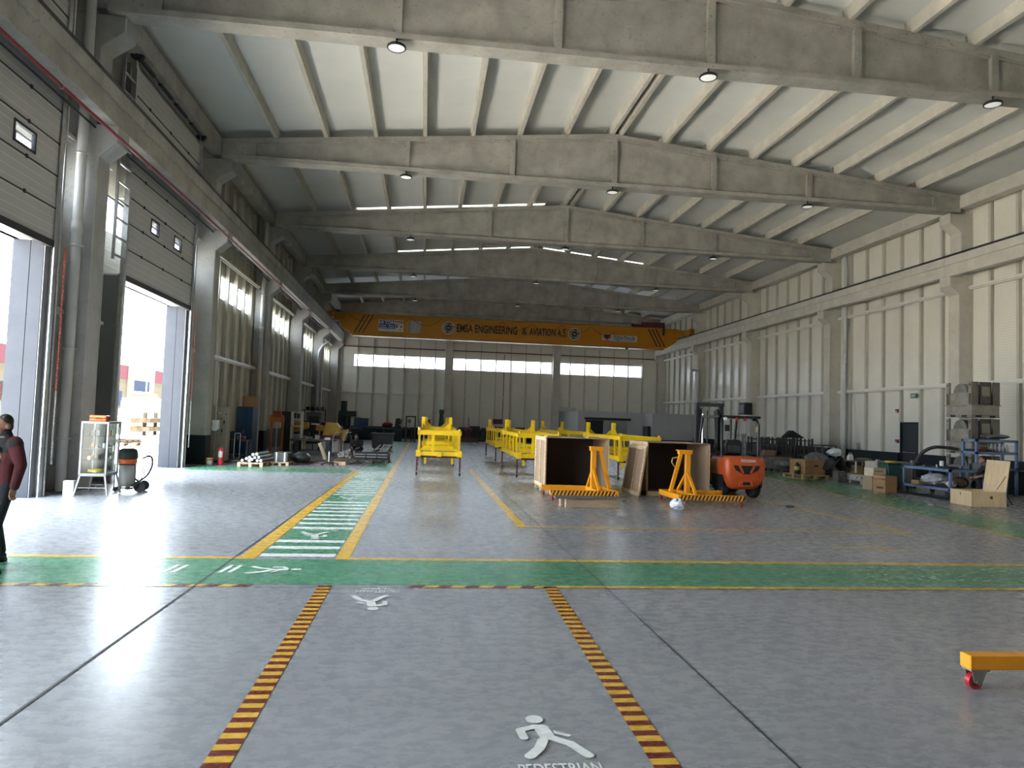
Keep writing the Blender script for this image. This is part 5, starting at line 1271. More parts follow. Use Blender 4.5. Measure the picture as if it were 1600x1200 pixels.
t = thing('column_drill', 'dark green column drill with a tall post at the back wall', 'drill', (1.45,59.3,0)); MB().box(-.5,.5,-.4,.4,0,.95).build('base_cabinet', BLACK, t); MB().prism([(-.25,.95),(.25,.95),(.14,2.2),(-.14,2.2)],'y',-.15,.15).build('post', mat('drill_green',(.015,.05,.035),.5), t); MB().box(-.2,.2,-.25,.2,2.2,2.55).build('head', mat('drill_green',(.015,.05,.035),.5), t, bevel=.05)
t = thing('wall_panel_box', 'dark red box fixed to the back wall behind the yellow frames', 'wall box', (6.3,60.95,1.5)); MB().box(-.42,.42,0,.12,0,.42).build('case', mat('box_maroon',(.10,.01,.015),.5), t); MB().tube([(.4,.1,.4),(.4,.1,6.0)],.03,6).build('riser_pipe', MAROON, t)
for i in range(6):
    x = 2.9+.95*i
    tag(MB().box(x,x+.85,59.6,60.3,0,1.15+.12*(i % 2)).build('storage_cabinet', BLACK, bevel=.01), 'low black cabinet against the back wall behind the yellow frames', 'cabinet', 'black cabinets along the back wall')
t = thing('hand_pump', 'dark red pump unit with a cone base before the black cabinets', 'pump', (3.6,57.5,0)); MB().lathe([(.34,0),(.12,.75),(.2,.75),(.32,1.12),(0,1.16)],n=14).build('body', mat('pump_red',(.12,.015,.015),.5), t); MB().cyl((0,0,1.1),(0,0,2.0),.03,n=8).build('rod', DKMET, t)
t = thing('steel_stack', 'rusty brown steel stock on low blocks near the walkway end', 'steel stock', (2.9,52.5,0)); MB().box(-.5,1.1,-.2,.2,.16,.36).box(-.3,1.4,.1,.4,.36,.46).build('billet', mat('rust_brown',(.08,.04,.028),.7), t)
for x in (-.3,.8): MB().box(x,x+.12,-.3,.3,0,.16).build('block', WOOD, t)

# ------------------------------------------------------------------ outside the doors (base colours darkened to offset the strong daylight)
BLDC = mat('facade_cream_dimmed', (.036,.032,.024), .8, var=.06, scale=.1, spec=0); BLDR = mat('facade_red_dimmed', (.036,.015,.018), .6, var=.08, scale=.1, spec=0)
t = thing('building', 'cream industrial building with a red band across the yard', 'building', (-50,150,0))
MB().box(-20,0,-75,60,-.3,6.7).build('wall', BLDC, t); MB().box(-20,.06,-75,60,6.7,9.0).build('red_band', BLDR, t); MB().box(-.0,.5,-22,-11,-.3,9.3).build('entrance_bay', mat('facade_white_dimmed',(.044,.043,.039),.8,var=.05,scale=.1, spec=0), t)
wn = MB().box(.45,.56,-20.3,-13.7,1.6,6.6).build('window', mat('blue_glazing',(.012,.015,.024),.15, spec=0), t)
MB().box(.5,.62,-20.3,-13.7,4.5,4.75).box(.5,.62,-20.3,-13.7,1.5,1.7).box(.5,.62,-15.2,-14.95,1.6,6.6).box(.5,.62,-20.3,-13.7,2.0,2.15).build('mullion', WHITE, wn)
for k in range(5): MB().box(.0,.08,-66+9*k,-60+9*k,2.2,4.6).build('window', mat('blue_glazing',(.012,.015,.024),.15, spec=0), t)
t = thing('yard_fence', 'grey picket fence across the yard outside the second door', 'fence', (-30,72,0))
MB().box(-.05,.05,-13,11.5,-.05,.4).build('kerb_wall', mat('yard_wall',(.055,.05,.04),.85, spec=0), t); MB().box(-.03,.03,-13,11.5,1.5,1.57).box(-.03,.03,-13,11.5,.55,.62).build('rail', DKMET, t)
pk = MB()
for k in range(123): pk.box(-.015,.015,-13+.2*k,-12.96+.2*k,.4,1.75)
pk.build('picket_panel', DKMET, t)
for y in (-12.9,-4,3.8,11.4): MB().box(-.08,.08,y-.08,y+.08,-.05,2.6 if y == 3.8 else 1.9).build('post', DKMET, t)
t = thing('shipping_container', 'white corrugated container loaded with pipes in the yard', 'container', (-31,90,-.05)); MB().box(-2.4,0,-5.5,6.5,.1,2.9).build('box_body', ribbed('container_white_dimmed',(.042,.044,.044),1,.5,.04), t); MB().box(-2.45,.05,-5.55,6.55,2.85,3.0).box(-2.45,.05,-5.55,6.55,0,.12).build('frame_rail', WHITE, t)
rnd = random.Random(8)
for i in range(22):
    row = i // 12; y = 85.6+.345*(i % 12)+.1725*row; z = 3.12+.29*row
    tag(MB().cyl((-31.3,y,z),(-33.2,y,z),.17,n=10).build('pipe_length', mat('pipe_beige_dimmed',(.055,.045,.035),.7,var=.4, spec=0)), 'beige pipe stacked on the white container in the yard', 'pipe', 'pipes on the yard container')
pallet('weathered pallet with scrap timber in the yard outside the second door', (-14.6,37.6,-.05), R(15), 1.2, 1.6, .16, mat('yard_wood',(.029,.024,.018),.8,var=.4, spec=0))
for i in range(9):
    q = (i % 3-1)*.42; lay = i//3; a = .25+lay*PI/2; x, y = -14.6+q*math.cos(a), 37.6-q*math.sin(a)
    tag(MB().beam((x-.6*math.sin(a),y-.6*math.cos(a),.142+.053*lay),(x+.6*math.sin(a),y+.6*math.cos(a),.142+.053*lay),.12,.05).build('scrap_board', mat('yard_wood',(.029,.024,.018),.8, spec=0)), 'weathered board in the scrap heap in the yard', 'board', 'scrap boards in the yard')
tag(MB().prism([(-1.6,0),(1.6,0),(1.3,1.2),(-1.5,1.3)],'y',-3.5,3.5,Matrix.Translation((-23.5,57,-.05)) @ Matrix.Rotation(.3,4,'Z')).build('concrete_slab', mat('slab_white_dimmed',(.050,.048,.043),.85, spec=0)), 'pale concrete block lying in the yard before the fence', 'concrete block')
b = MB(); b.ball((0,0,-.2), 3.4, 5.5, 1.5, 18, 8, .08, 6); tag(b.build('earth_mound', mat('earth',(.032,.025,.016),.9,var=.3,scale=1, spec=0), loc=(-25.0,58,-.1)), 'brown earth mound behind the pale concrete block in the yard', 'earth mound')
t = thing('timber_rack', 'timber frame with stacked boards in the yard by the container', 'rack', (-19.2,53.5,-.05))
for y in (-1,1): MB().box(-.1,.1,y-.1,y+.1,0,1.6).build('post', mat('yard_wood',(.029,.024,.018),.8, spec=0), t)
for z in (.3,.9): MB().box(-.6,.6,-1.8,1.8,z,z+.3).build('board_stack', mat('yard_wood',(.029,.024,.018),.8, spec=0), t)
t = thing('guard_booth', 'grey guard booth with a flat canopy and red panel in the yard', 'booth', (-20.6,36.2,-.05))
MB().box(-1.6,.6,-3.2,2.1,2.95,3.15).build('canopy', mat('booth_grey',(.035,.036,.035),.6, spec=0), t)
for y in (-3.0,-1.2,.85,2.0): MB().box(.4,.55,y-.09,y+.09,0,2.95).build('post', mat('booth_grey',(.035,.036,.035),.6, spec=0), t)
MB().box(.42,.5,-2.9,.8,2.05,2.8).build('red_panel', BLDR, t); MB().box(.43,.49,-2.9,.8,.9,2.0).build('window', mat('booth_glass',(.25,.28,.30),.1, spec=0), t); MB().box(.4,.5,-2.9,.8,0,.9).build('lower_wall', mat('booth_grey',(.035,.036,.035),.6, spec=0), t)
f = MB().box(.42,.46,.95,1.95,1.55,1.6).box(.42,.46,.95,1.95,.5,.55)
for k in range(8): f.box(.42,.45,1.0+.12*k,1.03+.12*k,0,1.65)
f.build('gate_grille', DKMET, t)
# ------------------------------------------------------------------ right side stock and benches
STG = mat('stillage_grey', (.045,.043,.042), .55, var=.3)
def stillage(label, loc, rz=0):
    t = thing('stillage', label, 'stillage', loc, rz, 'dark steel stillages by the right wall')
    for sx in (-1,1):
        for sy in (-1,1): MB().box(sx*.37-.035,sx*.37+.035,sy*.5-.035,sy*.5+.035,0,1.45).build('post', STG, t)
    MB().box(-.4,.4,-.53,.53,.62,.74).box(-.4,.4,-.53,.53,.10,.18).build('deck', STG, t)
    for k in (-.22,.0,.2): MB().box(k-.03,k+.03,-.53,-.48,.74,1.42).build('bar', STG, t)
    MB().box(-.37,.37,-.52,-.49,1.32,1.36).build('top_rail', STG, t); MB().box(-.37,.37,.49,.52,1.32,1.36).build('top_rail', STG, t)
    MB().box(-.33,.33,-.42,.42,.74,1.1).build('contents', mat('grey_parts',(.12,.12,.12),.5,.3,var=.4), t, bevel=.03)
    return t
s0 = stillage('dark steel stillage by the right wall, beside the forklift', (15.75,31.7,0))
dup(s0, (16.68,31.8,0), .0, 'dark steel stillage by the right wall, middle of the front three')
dup(s0, (17.6,31.9,0), .0, 'dark steel stillage by the right wall, rightmost of the front three')
dup(s0, (16.3,33.2,0), .0, 'dark steel stillage in the second row, behind the forklift end')
dup(s0, (17.4,33.3,0), .0, 'dark steel stillage in the second row, nearer the wall column')
tag(MB().prism([(-.5,0),(.5,0),(-.1,.34)],'y',-.2,.2,Matrix.Translation((16.95,31.3,1.46))).build('black_cover', BLACK), 'black pointed cover lying on the middle dark stillage', 'cover')
t = thing('steel_trestle', 'bare grey steel table frame right of the dark stillages', 'table frame', (18.6,31.6,0))
for sx in (-.5,-.15,.5): MB().box(sx-.03,sx+.03,-.3,-.24,0,1.12).build('leg', mat('frame_grey',(.11,.115,.12),.5), t)
MB().box(-.55,.55,-.32,.3,1.12,1.18).build('frame_top', mat('frame_grey',(.11,.115,.12),.5), t); MB().beam((-.5,-.27,.85),(.3,-.27,1.12),.03,.03).build('brace', mat('frame_grey',(.11,.115,.12),.5), t)
t = thing('wire_rack', 'pale wire rack with parts seen behind the forklift seat', 'rack', (14.1,31.0,0))
for sx in (-.35,0,.35): MB().box(sx-.02,sx+.02,-.2,.2,0,1.6).build('upright', mat('rack_pale',(.28,.28,.27),.4,.3), t)
for z in (.3,.6,.9,1.2,1.5): MB().box(-.38,.38,-.22,.22,z,z+.03).build('shelf', mat('rack_pale',(.28,.28,.27),.4,.3), t)
pallet('pallet under grey film-wrapped sacks before the stillages', (15.5,29.3,0), R(5), .95, 1.1, .14, mat('dark_pallet',(.10,.08,.06),.8))
b = MB(); b.ball((0,0,.23), .45, .45, .2, 16, 8, .11, 9); tag(b.build('film_bundle', GREYF, loc=(15.5,29.2,.145)), 'low grey film-wrapped sacks on the pallet before the stillages', 'wrapped sacks')
t = thing('wrapped_stack', 'film-wrapped stack with a flat brown top before the stillages', 'wrapped stack', (15.4,30.35,0)); MB().box(-.5,.9,-.35,.35,.1,.62).build('stack', GREYF, t, bevel=.05, seg=2); MB().box(-.5,.95,-.36,.36,.62,.65).build('top_sheet', mat('brown_dark',(.07,.05,.035),.7), t); MB().box(-.45,.85,-.3,.3,0,.1).build('base', DKMET, t)
for i in range(4): tag(MB().box(15.0+.02*i,15.5+.015*i,30.1,30.5,.65+.062*i,.71+.062*i).build('tile_stack', mat('terracotta',(.20,.11,.08),.8,var=.2)), 'reddish brown tile in the stack on the film-wrapped stack', 'tile', 'reddish tiles on the wrapped stack')
pallet('light wooden pallet under a brown carton right of the forklift', (14.55,25.85,0), R(8), 1.15, 1.2, .16, mat('pallet_gold',(.45,.31,.13),.7,var=.25))
t = thing('cardboard_box', 'large brown carton standing on the light wooden pallet', 'box', (14.62,25.85,.16), R(8)); MB().box(-.46,.42,-.45,.45,0,.54).build('carton', CARD, t, bevel=.008); MB().box(-.465,.425,-.455,.455,.26,.275).build('strap', mat('strap_brown',(.16,.09,.04),.5), t); MB().box(-.05,.12,-.458,-.45,.31,.37).build('hand_hole', BLACK, t); MB().box(-.45,.41,-.44,.44,.54,.56).build('lid_flap', CARD, t)
t = thing('bottle', 'black bottle with a yellow label beside the carton on the pallet', 'bottle', (14.07,25.62,.16)); MB().lathe([(0,0),(.09,0),(.1,.05),(.1,.30),(.05,.38),(.05,.44),(0,.44)],n=14).build('flask', BLACK, t); MB().lathe([(.103,.16),(.103,.30)],n=14).build('label_sheet', mat('label_yellow',(.50,.45,.10),.5), t)
# covered heap
t = thing('packing_table', 'low table frame with a brown board top in the packing heap', 'table', (16.2,24.95,0))
MB().box(-.55,.65,-.45,.5,.74,.77).build('table_top', mat('board_tan',(.20,.15,.10),.6), t)
for sx in (-.45,.35): [MB().box(sx-.025,sx+.025,q,q+.05,.0,.74).build('leg', WHITE, t) for q in (-.44,.4)]
m = MB().sheet(lambda u, v: (14.98+.62*u, 24.7+.8*v, .35+.52*math.sin(PI*min(1,max(0,u*.9+.05)))*(.8+.2*math.sin(9*v+4*u))+.05*math.sin(14*u+6*v)), 14, 12, .02)
tag(m.build('black_tarp', mat('tarp_black',(.02,.02,.021),.5,var=.5)), 'crumpled black tarpaulin over the left end of the packing heap', 'tarpaulin')
b = MB(); b.ball((0,0,.14), .32, .25, .15, 14, 8, .14, 12); tag(b.build('plastic_bundle', PLASTIC_W, loc=(15.3,25.1,.90)), 'crumpled pale plastic film on top of the black tarpaulin', 'plastic')
t = thing('jerry_can', 'white jerry can on the board top of the packing table', 'canister', (15.78,24.95,.77)); MB().box(-.1,.1,-.07,.07,0,.16).prism([(-.1,.16),(.1,.16),(.07,.21),(-.04,.21)],'y',-.06,.06).build('canister_body', WHITE, t, bevel=.015); MB().tube([(-.05,0,.2),(-.04,0,.27),(.05,0,.27),(.06,0,.2)],.013,6).build('handle', WHITE, t)
b = MB(); b.ball((0,0,.03), .3, .25, .05, 12, 6, .14, 3); tag(b.build('cloth_sheet', mat('sheet_tan',(.25,.21,.16),.8), loc=(16.35,25.0,.79)), 'rumpled tan sheet on the board top of the packing table', 'cloth')
tag(MB().box(15.45,15.72,24.27,24.45,0,.34).build('cardboard_box', mat('carton_gold',(.34,.21,.08),.7)), 'small golden carton on the floor before the packing table', 'box')
tag(MB().box(15.85,16.15,24.7,25.0,.30,.60).build('cardboard_box', mat('carton_gold',(.34,.21,.08),.7)), 'golden carton between the legs of the packing table', 'box')
tag(MB().box(15.8,16.3,24.65,25.2,0,.30).build('parts_crate', DKMET), 'dark crate under the packing table', 'crate')
tag(MB().box(14.9,15.22,24.28,24.62,.0,.36).build('grey_carton', GREYF), 'small dark grey carton at the left foot of the packing heap', 'box')
tag(MB().prism([(-.25,.0),(.25,.0),(.2,.46),(-.2,.46)],'y',-.15,.15,Matrix.Translation((17.2,24.6,.28))).build('black_chair_part', BLACK), 'black plastic shell leaning at the right of the packing table', 'shell')
tag(MB().box(16.92,17.45,24.4,24.8,0,.28).build('support_crate', DKMET), 'low dark crate under the black plastic shell', 'crate')
b = MB(); b.ball((0,0,.28), .5, .35, .26, 14, 8, .13, 21); tag(b.build('film_bundle', GREYF, loc=(15.75,27.2,.4)), 'grey film-wrapped roll behind the large carton', 'wrapped roll')
tag(MB().box(15.3,16.2,26.9,27.5,0,.40).build('low_crate', DKMET), 'low dark crate under the grey film-wrapped roll', 'crate')
b = MB(); b.ball((0,0,.1), .14, .14, .11, 10, 6, .1, 2); tag(b.build('yellow_bag', mat('bag_yellow',(.42,.38,.06),.5), loc=(16.6,27.0,.40)), 'small yellow bag right of the film-wrapped roll', 'bag')
tag(MB().box(16.3,16.9,26.7,27.3,0,.40).build('low_crate', GREYF), 'grey crate under the small yellow bag', 'crate')
t = thing('metal_pallet', 'long aluminium pallet box with fork pockets beside the green lane', 'metal pallet', (15.62,23.42,0))
MB().box(-.36,.36,-.80,.80,.10,.32).build('box_body', ALU, t, bevel=.008)
for y in (-.72,-.05,.62): MB().box(-.36,.36,y,y+.16,0,.10).build('foot', ALU, t)
for s in (-1,1): MB().box(-.38,-.36,s*.4-.32,s*.4+.32,.13,.29).build('side_panel', mat('panel_pale',(.55,.54,.50),.4,.3), t)
MB().beam((-.385,-.12,.16),(-.385,-.02,.26),.02,.01).beam((-.385,.2,.26),(-.385,.3,.16),.02,.01).build('clip', BLACK, t)
for sx in (-1,1):
    for sy in (-1,1): MB().box(sx*.36-.02,sx*.36+.02,sy*.8-.05,sy*.8+.05,.10,.34).build('corner_plate', GALV, t)
t = thing('steel_container', 'pale steel container behind the printed carton', 'container', (15.35,22.1,0)); MB().box(-.62,.60,-.35,.35,.05,.88).build('box_body', mat('container_pale',(.40,.37,.31),.45,.2,var=.2), t); MB().box(-.66,-.56,-.38,-.28,0,.95).box(.56,.66,-.38,-.28,0,.95).build('corner_post', GALV, t); MB().box(-.56,.56,-.375,-.35,.68,.74).build('rib', GALV, t)
t = thing('cardboard_box', 'white striped carton standing on the printed brown carton\'s far side', 'box', (14.45,21.45,.44), R(8)); MB().box(-.27,.22,-.2,.2,0,.26).build('carton', mat('carton_white',(.52,.45,.33),.6,var=.15), t, bevel=.005); MB().box(-.2,.1,-.205,-.2,.14,.18).build('print_line', CARD, t)
tag(MB().box(14.16,14.68,21.2,21.7,0,.44).build('cardboard_box', mat('carton_gold2',(.30,.22,.14),.7)), 'plain carton under the white striped carton', 'box')
t = thing('cardboard_box', 'brown carton with an open flap and black print beside the green bin', 'box', (14.06,20.42,0), R(11)); w_, d_, h_ = .22, .24, .52
MB().box(-w_,w_,-d_,-d_+.012,0,h_).box(-w_,w_,d_-.012,d_,0,h_).box(-w_,-w_+.012,-d_,d_,0,h_).box(w_-.012,w_,-d_,d_,0,h_).box(-w_,w_,-d_,d_,0,.012).build('carton', CARD, t)
MB().prism([(-d_,h_),(d_,h_),(d_-.03,h_+.01),(-d_+.03,h_+.01)],'x',-w_,-w_+.01).build('flap', CARD, t); MB().box(-w_-.14,-w_,-d_+.01,d_-.01,h_-.10,h_-.09,Matrix.Identity(4)).build('flap', CARD, t); MB().box(-w_,w_,-d_,d_,h_-.01,h_).build('flap', CARD, t)
text('lettering', 'PACKING', .28, .055, frame_mtx((-w_-.003,.16,.14),(0,-1,0),(0,0,1)), INK, t, .002, .03) if False else None
MB().box(-w_-.002,-w_,-.16,.10,.13,.19).build('print_block', mat('print_brown',(.06,.03,.015),.7), t)
t = thing('wheeled_bin', 'green wheeled waste bin at the end of the blue work table', 'bin', (14.95,21.45,0)); MB().prism([(-.17,.08),(.17,.08),(.22,.82),(-.22,.82)],'y',-.2,.24).build('tub', mat('bin_green',(.012,.06,.05),.45), t, bevel=.015); MB().box(-.24,.24,-.24,.27,.82,.87).build('lid', mat('bin_green2',(.02,.05,.05),.45), t, bevel=.015); MB().box(-.2,-.175,-.05,.03,.6,.66).build('sticker', WHITE, t)
for s in (-1,1): MB().cyl((s*.2-.025,.2,.1),(s*.2+.025,.2,.1),.1,n=16).build('wheel', RUBB, t)
pot('yellow_dish', 'yellow plastic tray on the lid of the green bin', 14.95, 21.4, .87, .2, .06, mat('dish_yellow',(.42,.30,.02),.5), 'tray')
# blue table on wheels
def blue_frame(label, loc, w, d, h, shelves, wheels=False, cat='table', name='work_table', top=True):
    t = thing(name, label, cat, loc)
    for sx in (-1,1):
        for sy in (-1,1):
            l = MB().box(sx*w/2-.035,sx*w/2+.035,sy*d/2-.035,sy*d/2+.035,.16 if wheels else 0,h).build('leg', BLUEP, t)
            if wheels: MB().cyl((sx*w/2-.03,sy*(d/2-.08),.085),(sx*w/2+.03,sy*(d/2-.08),.085),.085,n=16).build('wheel', RUBB, l)
    for z in shelves+([h] if top else []):
        MB().box(-w/2-.035,w/2+.035,-d/2-.035,-d/2+.035,z-.075,z).box(-w/2-.035,w/2+.035,d/2-.035,d/2+.035,z-.075,z).box(-w/2-.035,-w/2+.035,-d/2,d/2,z-.075,z).box(w/2-.035,w/2+.035,-d/2,d/2,z-.075,z).build('rail_frame', BLUEP, t)
        MB().box(-w/2,w/2,-d/2,d/2,z-.012,z+.004).build('top_sheet' if z == h else 'shelf', mat('bench_sheet',(.05,.05,.055),.5), t)
    return t
blue_frame('steel blue work table on wheels with a loaded lower shelf', (15.68,20.15,0), .9, 2.0, .82, [.26], True)
blue_frame('steel blue bench at the right end of the blue work table', (16.66,19.6,0), .74, .86, .80, [.22])
blue_frame('steel blue shelf rack standing before the metal bins', (17.6,20.45,0), 1.35, .55, 1.72, [.85,1.34], False, 'shelf rack', 'shelf_rack')
b = MB(); b.ball((0,0,.19), .36, .38, .18, 14, 8, .14, 31); tag(b.build('plastic_bundle', PLASTIC_W, loc=(15.62,20.3,.265)), 'white plastic sheeting on the lower shelf of the blue table', 'plastic')
b = MB(); b.ball((0,0,.17), .22, .26, .16, 12, 7, .13, 17); tag(b.build('brown_cloth', mat('cloth_brown',(.07,.04,.02),.9), loc=(15.85,19.55,.265)), 'brown rag heap on the lower shelf of the blue table', 'rags')
tag(MB().box(15.35,15.7,20.65,21.0,.265,.38).build('cardboard_box', CARD), 'flat carton at the left end of the blue table shelf', 'box')
b = MB(); b.ball((0,0,.12), .16, .14, .1, 10, 6, .13, 41); tag(b.build('cream_bag', CREAM, loc=(15.5,19.45,.265)), 'cream bag at the right end of the blue table shelf', 'bag')
tag(MB().cyl((15.62,20.0,.825),(15.62,20.0,1.03),.06,n=18).build('paper_roll', WHITE), 'white paper roll standing on the blue work table', 'paper roll')
tools = [('drill_machine','black hand drill lying near the left end of the blue table',(15.45,20.85)),('clamp','dark clamp on the blue table, between drill and paper roll',(15.5,20.45)),('tool_tray','low dark tool tray before the paper roll on the blue table',(15.5,19.6))]
for nm, l, (x, y) in tools:
    m = MB()
    if nm == 'drill_machine': m.cyl((x,y-.12,.93),(x,y+.1,.93),.035,n=10).box(x-.02,x+.02,y+.03,y+.08,.83,.93).box(x-.04,x+.04,y+.01,y+.1,.825,.85)
    elif nm == 'clamp': m.box(x-.02,x+.02,y-.15,y+.15,.825,.86).box(x-.02,x+.02,y-.15,y-.11,.86,.95).box(x-.02,x+.02,y+.05,y+.09,.86,.95)
    else: m.box(x-.12,x+.12,y-.2,y+.2,.825,.85).box(x-.12,x-.1,y-.2,y+.2,.85,.89).box(x+.1,x+.12,y-.2,y+.2,.85,.89)
    tag(m.build(nm, BLACK), l, 'tool')
for i in range(8):
    x, y = 15.4+.07*(i % 3), 20.75-.19*i
    tag(MB().cyl((x+.2,y,.825),(x+.2,y,.86+.02*(i % 3)),.025+.008*(i % 2),n=10).build('small_part', (ALU,BLACK,GALV)[i % 3]), 'small turned metal part on the blue work table', 'metal part', 'small parts on the blue table')
t = thing('storage_bin', 'grey plastic tote with ribbed sides on the blue bench', 'tote', (16.58,19.4,.805)); MB().box(-.28,.25,-.2,.2,0,.22).build('tub', mat('tote_grey',(.10,.10,.105),.5), t, bevel=.01)
for k in range(6): MB().box(-.27+.09*k,-.25+.09*k,-.208,-.2,.02,.2).build('rib', mat('tote_grey',(.10,.10,.105),.5), t)
tag(MB().box(16.5,16.9,19.68,19.98,.805,.98).build('parts_case', DKMET, bevel=.01), 'dark case behind the grey tote on the blue bench', 'case')
tag(MB().box(16.86,17.0,19.2,19.6,.805,.835).build('red_mat', mat('mat_red',(.2,.012,.02),.7)), 'red mat at the right edge of the blue bench', 'mat')
t = thing('cylinder_tool', 'dark drum tool on the lower shelf of the blue bench', 'machine', (16.5,19.6,.225)); MB().cyl((0,-.15,.13),(0,.15,.13),.13,n=16).build('drum', BLACK, t); MB().cyl((.25,0,0),(.25,0,.22),.05,n=12).build('flask', GALV, t)
for i in range(5):
    t = thing('bottle', 'clear bottle on the upper shelf of the blue rack', 'bottle', (17.62+.13*i,20.4,1.345), 0, 'clear bottles on the blue rack'); MB().lathe([(0,0),(.05,0),(.05,.15),(.02,.2),(.02,.23),(0,.23)],n=12).build('flask', mat('bottle_clear',(.42,.43,.42),.15,var=.3,scale=12), t); MB().lathe([(.022,.23),(.022,.25),(0,.25)],n=10).build('cap', WHITE, t)
tag(MB().box(17.15,17.4,20.3,20.6,1.345,1.48).build('parts_carton', mat('carton_brown2',(.14,.06,.03),.7)), 'reddish brown carton on the upper shelf of the blue rack', 'box')
for i, (x, z, w_) in enumerate(((17.0,1.345,.22),(17.45,1.345,.14),(17.3,.855,.3))): tag(MB().box(x-w_/2,x+w_/2,20.25,20.6,z,z+.07).build('black_tray', BLACK), ('black tray at the left of the blue rack upper shelf','black tray beside the bottles on the blue rack','black tray on the lower shelf of the blue rack')[i], 'tray')
b = MB(); b.ball((0,0,.10), .5, .22, .08, 14, 6, .14, 8); tag(b.build('grey_cloth', GREYF, loc=(17.75,20.45,1.725)), 'grey sheeting draped on top of the blue rack', 'sheeting')
tag(MB().cyl((17.1,20.3,.855),(17.1,20.3,1.0),.05,n=12).build('white_tin', WHITE), 'white tin on the lower shelf of the blue rack', 'tin')
# stack of metal bins
BIN = mat('bin_metal', (.30,.275,.23), .42, .5, var=.3, scale=4, spots=.25); BIND = mat('bin_dark', (.09,.08,.068), .5, .4, var=.3)
def metal_bin(label, z):
    t = thing('metal_bin', label, 'metal bin', (17.98,21.62,z), 0, 'stacked aluminium transport bins'); a = .5; b_ = .56
    MB().box(-a,a,-b_,b_,.12,.42).build('lower_tub', BIN, t, bevel=.01)
    MB().box(-a-.03,a+.03,-b_-.03,b_+.03,.42,.45).build('flange', BIN, t)
    MB().box(-a,a,-b_,b_,.04,.12).build('base_plate', BIN, t)
    for s in (-.25,.25): MB().box(-a-.004,-a,s-.11,s+.11,.05,.11).box(s-.1,s+.1,-b_-.004,-b_,.05,.11).build('fork_pocket', BLACK, t)
    for sx in (-1,1):
        for sy in (-1,1):
            c = MB().box(min(sx*a,sx*(a-.07)),max(sx*a,sx*(a-.07)),min(sy*b_,sy*(b_-.13)),max(sy*b_,sy*(b_-.13)),.45,1.19).build('corner_post', BIN if sx < 0 else BIND, t); MB().cyl((sx*a-sx*.001,sy*(b_-.065),1.1),(sx*(a+.004),sy*(b_-.065),1.1),.03,n=10).build('lifting_eye', BLACK, c); MB().box(sx*a-.003,sx*a+.004,sy*(b_-.065)-.05,sy*(b_-.065)+.05,.46,.82).build('slot_plate', BIND, c)
    MB().box(-a+.05,a,-b_+.1,b_-.1,.45,.85).build('inner_box', BIN, t); MB().cyl((-a+.06,0,.85),(a-.05,0,.85),.30,n=24).build('round_drum', mat('drum_dull',(.20,.19,.165),.4,.5,var=.3), t)
    for x0, x1, m in ((-.5,-.26,BIN),(-.2,.2,BIND),(.26,.5,BIN)): MB().box(x0,x1,-b_-.012,-b_+.02,.46,1.19).build('side_panel', BIND if m is BIND else mat('bin_side_shaded',(.17,.155,.13),.45,.5,var=.25), t)  # front panels and right posts darker than the bin metal, shade put into colour
    MB().box(-.14,.13,-b_-.03,-b_-.012,.72,1.04).build('data_plate', mat('plate_tan',(.26,.235,.19),.5,.3), t); MB().box(-.2,.2,-b_-.02,-b_-.012,1.08,1.15).build('data_plate', BIND, t)
    return t
b0 = metal_bin('metal transport bin at the bottom of the stack, behind the blue rack', 0)
dup(b0, (17.98,21.62,1.19), 0, 'metal transport bin in the middle of the stack'); dup(b0, (17.98,21.62,2.38), 0, 'metal transport bin on top of the stack')
tag(MB().tube([(15.915,21.6,.058),(15.905,21.6,.3)]+[(16.75+.85*math.cos(a), 21.6, .62+.80*math.sin(a)) for a in [PI-.1-.095*i for i in range(17)]]+[(17.2,21.6,1.40),(17.44,21.6,1.36)], .055, 10).build('duct_hose', mat('hose_grey',(.06,.06,.06),.5)), 'thick grey hose arching up between green bin and metal bins', 'hose')
# plywood chest
t = thing('plywood_chest', 'pale plywood chest with its studded lid open, right foreground', 'chest', (14.46,17.2,0), R(-4))
w_, d_, h_ = .46, .42, .40
MB().box(-w_,w_,-d_,-d_+.018,0,h_).box(-w_,w_,d_-.018,d_,0,h_).box(-w_,-w_+.018,-d_,d_,0,h_).box(w_-.018,w_,-d_,d_,0,h_).box(-w_,w_,-d_,d_,.0,.02).build('box_body', PLY, t)
Ml = Matrix.Translation((w_,0,h_)) @ Matrix.Rotation(R(8),4,'Y')
ld = MB().box(-.018,0,-d_,d_,0,.80,Ml).build('lid', PLY, t)
for i in range(5):
    for k in range(3): MB().cyl(Ml @ Vector((-.021,-.32+.16*i,.12+.28*k)), Ml @ Vector((-.018,-.32+.16*i,.12+.28*k)), .008, n=6).build('screw_head', mat('screw_brown',(.14,.09,.05),.5), ld)
MB().tube([Ml @ Vector((-.03,-.1,.03)), Ml @ Vector((-.03,-.36,.40))], .005, 5).build('stay_cord', BLACK, ld)
text('lettering', '1', .022, .07, frame_mtx((-w_-.003,.02,.27),(0,-1,0),(0,0,1)), INK, t, .002, .01); MB().box(.02,.09,-d_-.004,-d_,.22,.29).build('stamp', mat('print_brown',(.06,.03,.015),.7), t)
for y in (-.25,.25): MB().box(w_,w_+.006,y-.04,y+.04,h_-.05,h_).build('hinge', GALV, t)
t = thing('folding_chair', 'black-legged folding chair behind the plywood chest', 'chair', (15.35,17.55,0), R(35))
for s in (-.22,.22): MB().cyl((s,-.28,0),(s,.16,.84),.012,n=8).build('leg', BLACK, t); MB().cyl((s*.9,.26,0),(s*.9,-.16,.46),.012,n=8).build('leg', BLACK, t)
MB().box(-.22,.22,-.2,.2,.43,.46).build('seat', BLACK, t); MB().box(-.22,.22,.10,.14,.62,.84).build('backrest', BLACK, t)
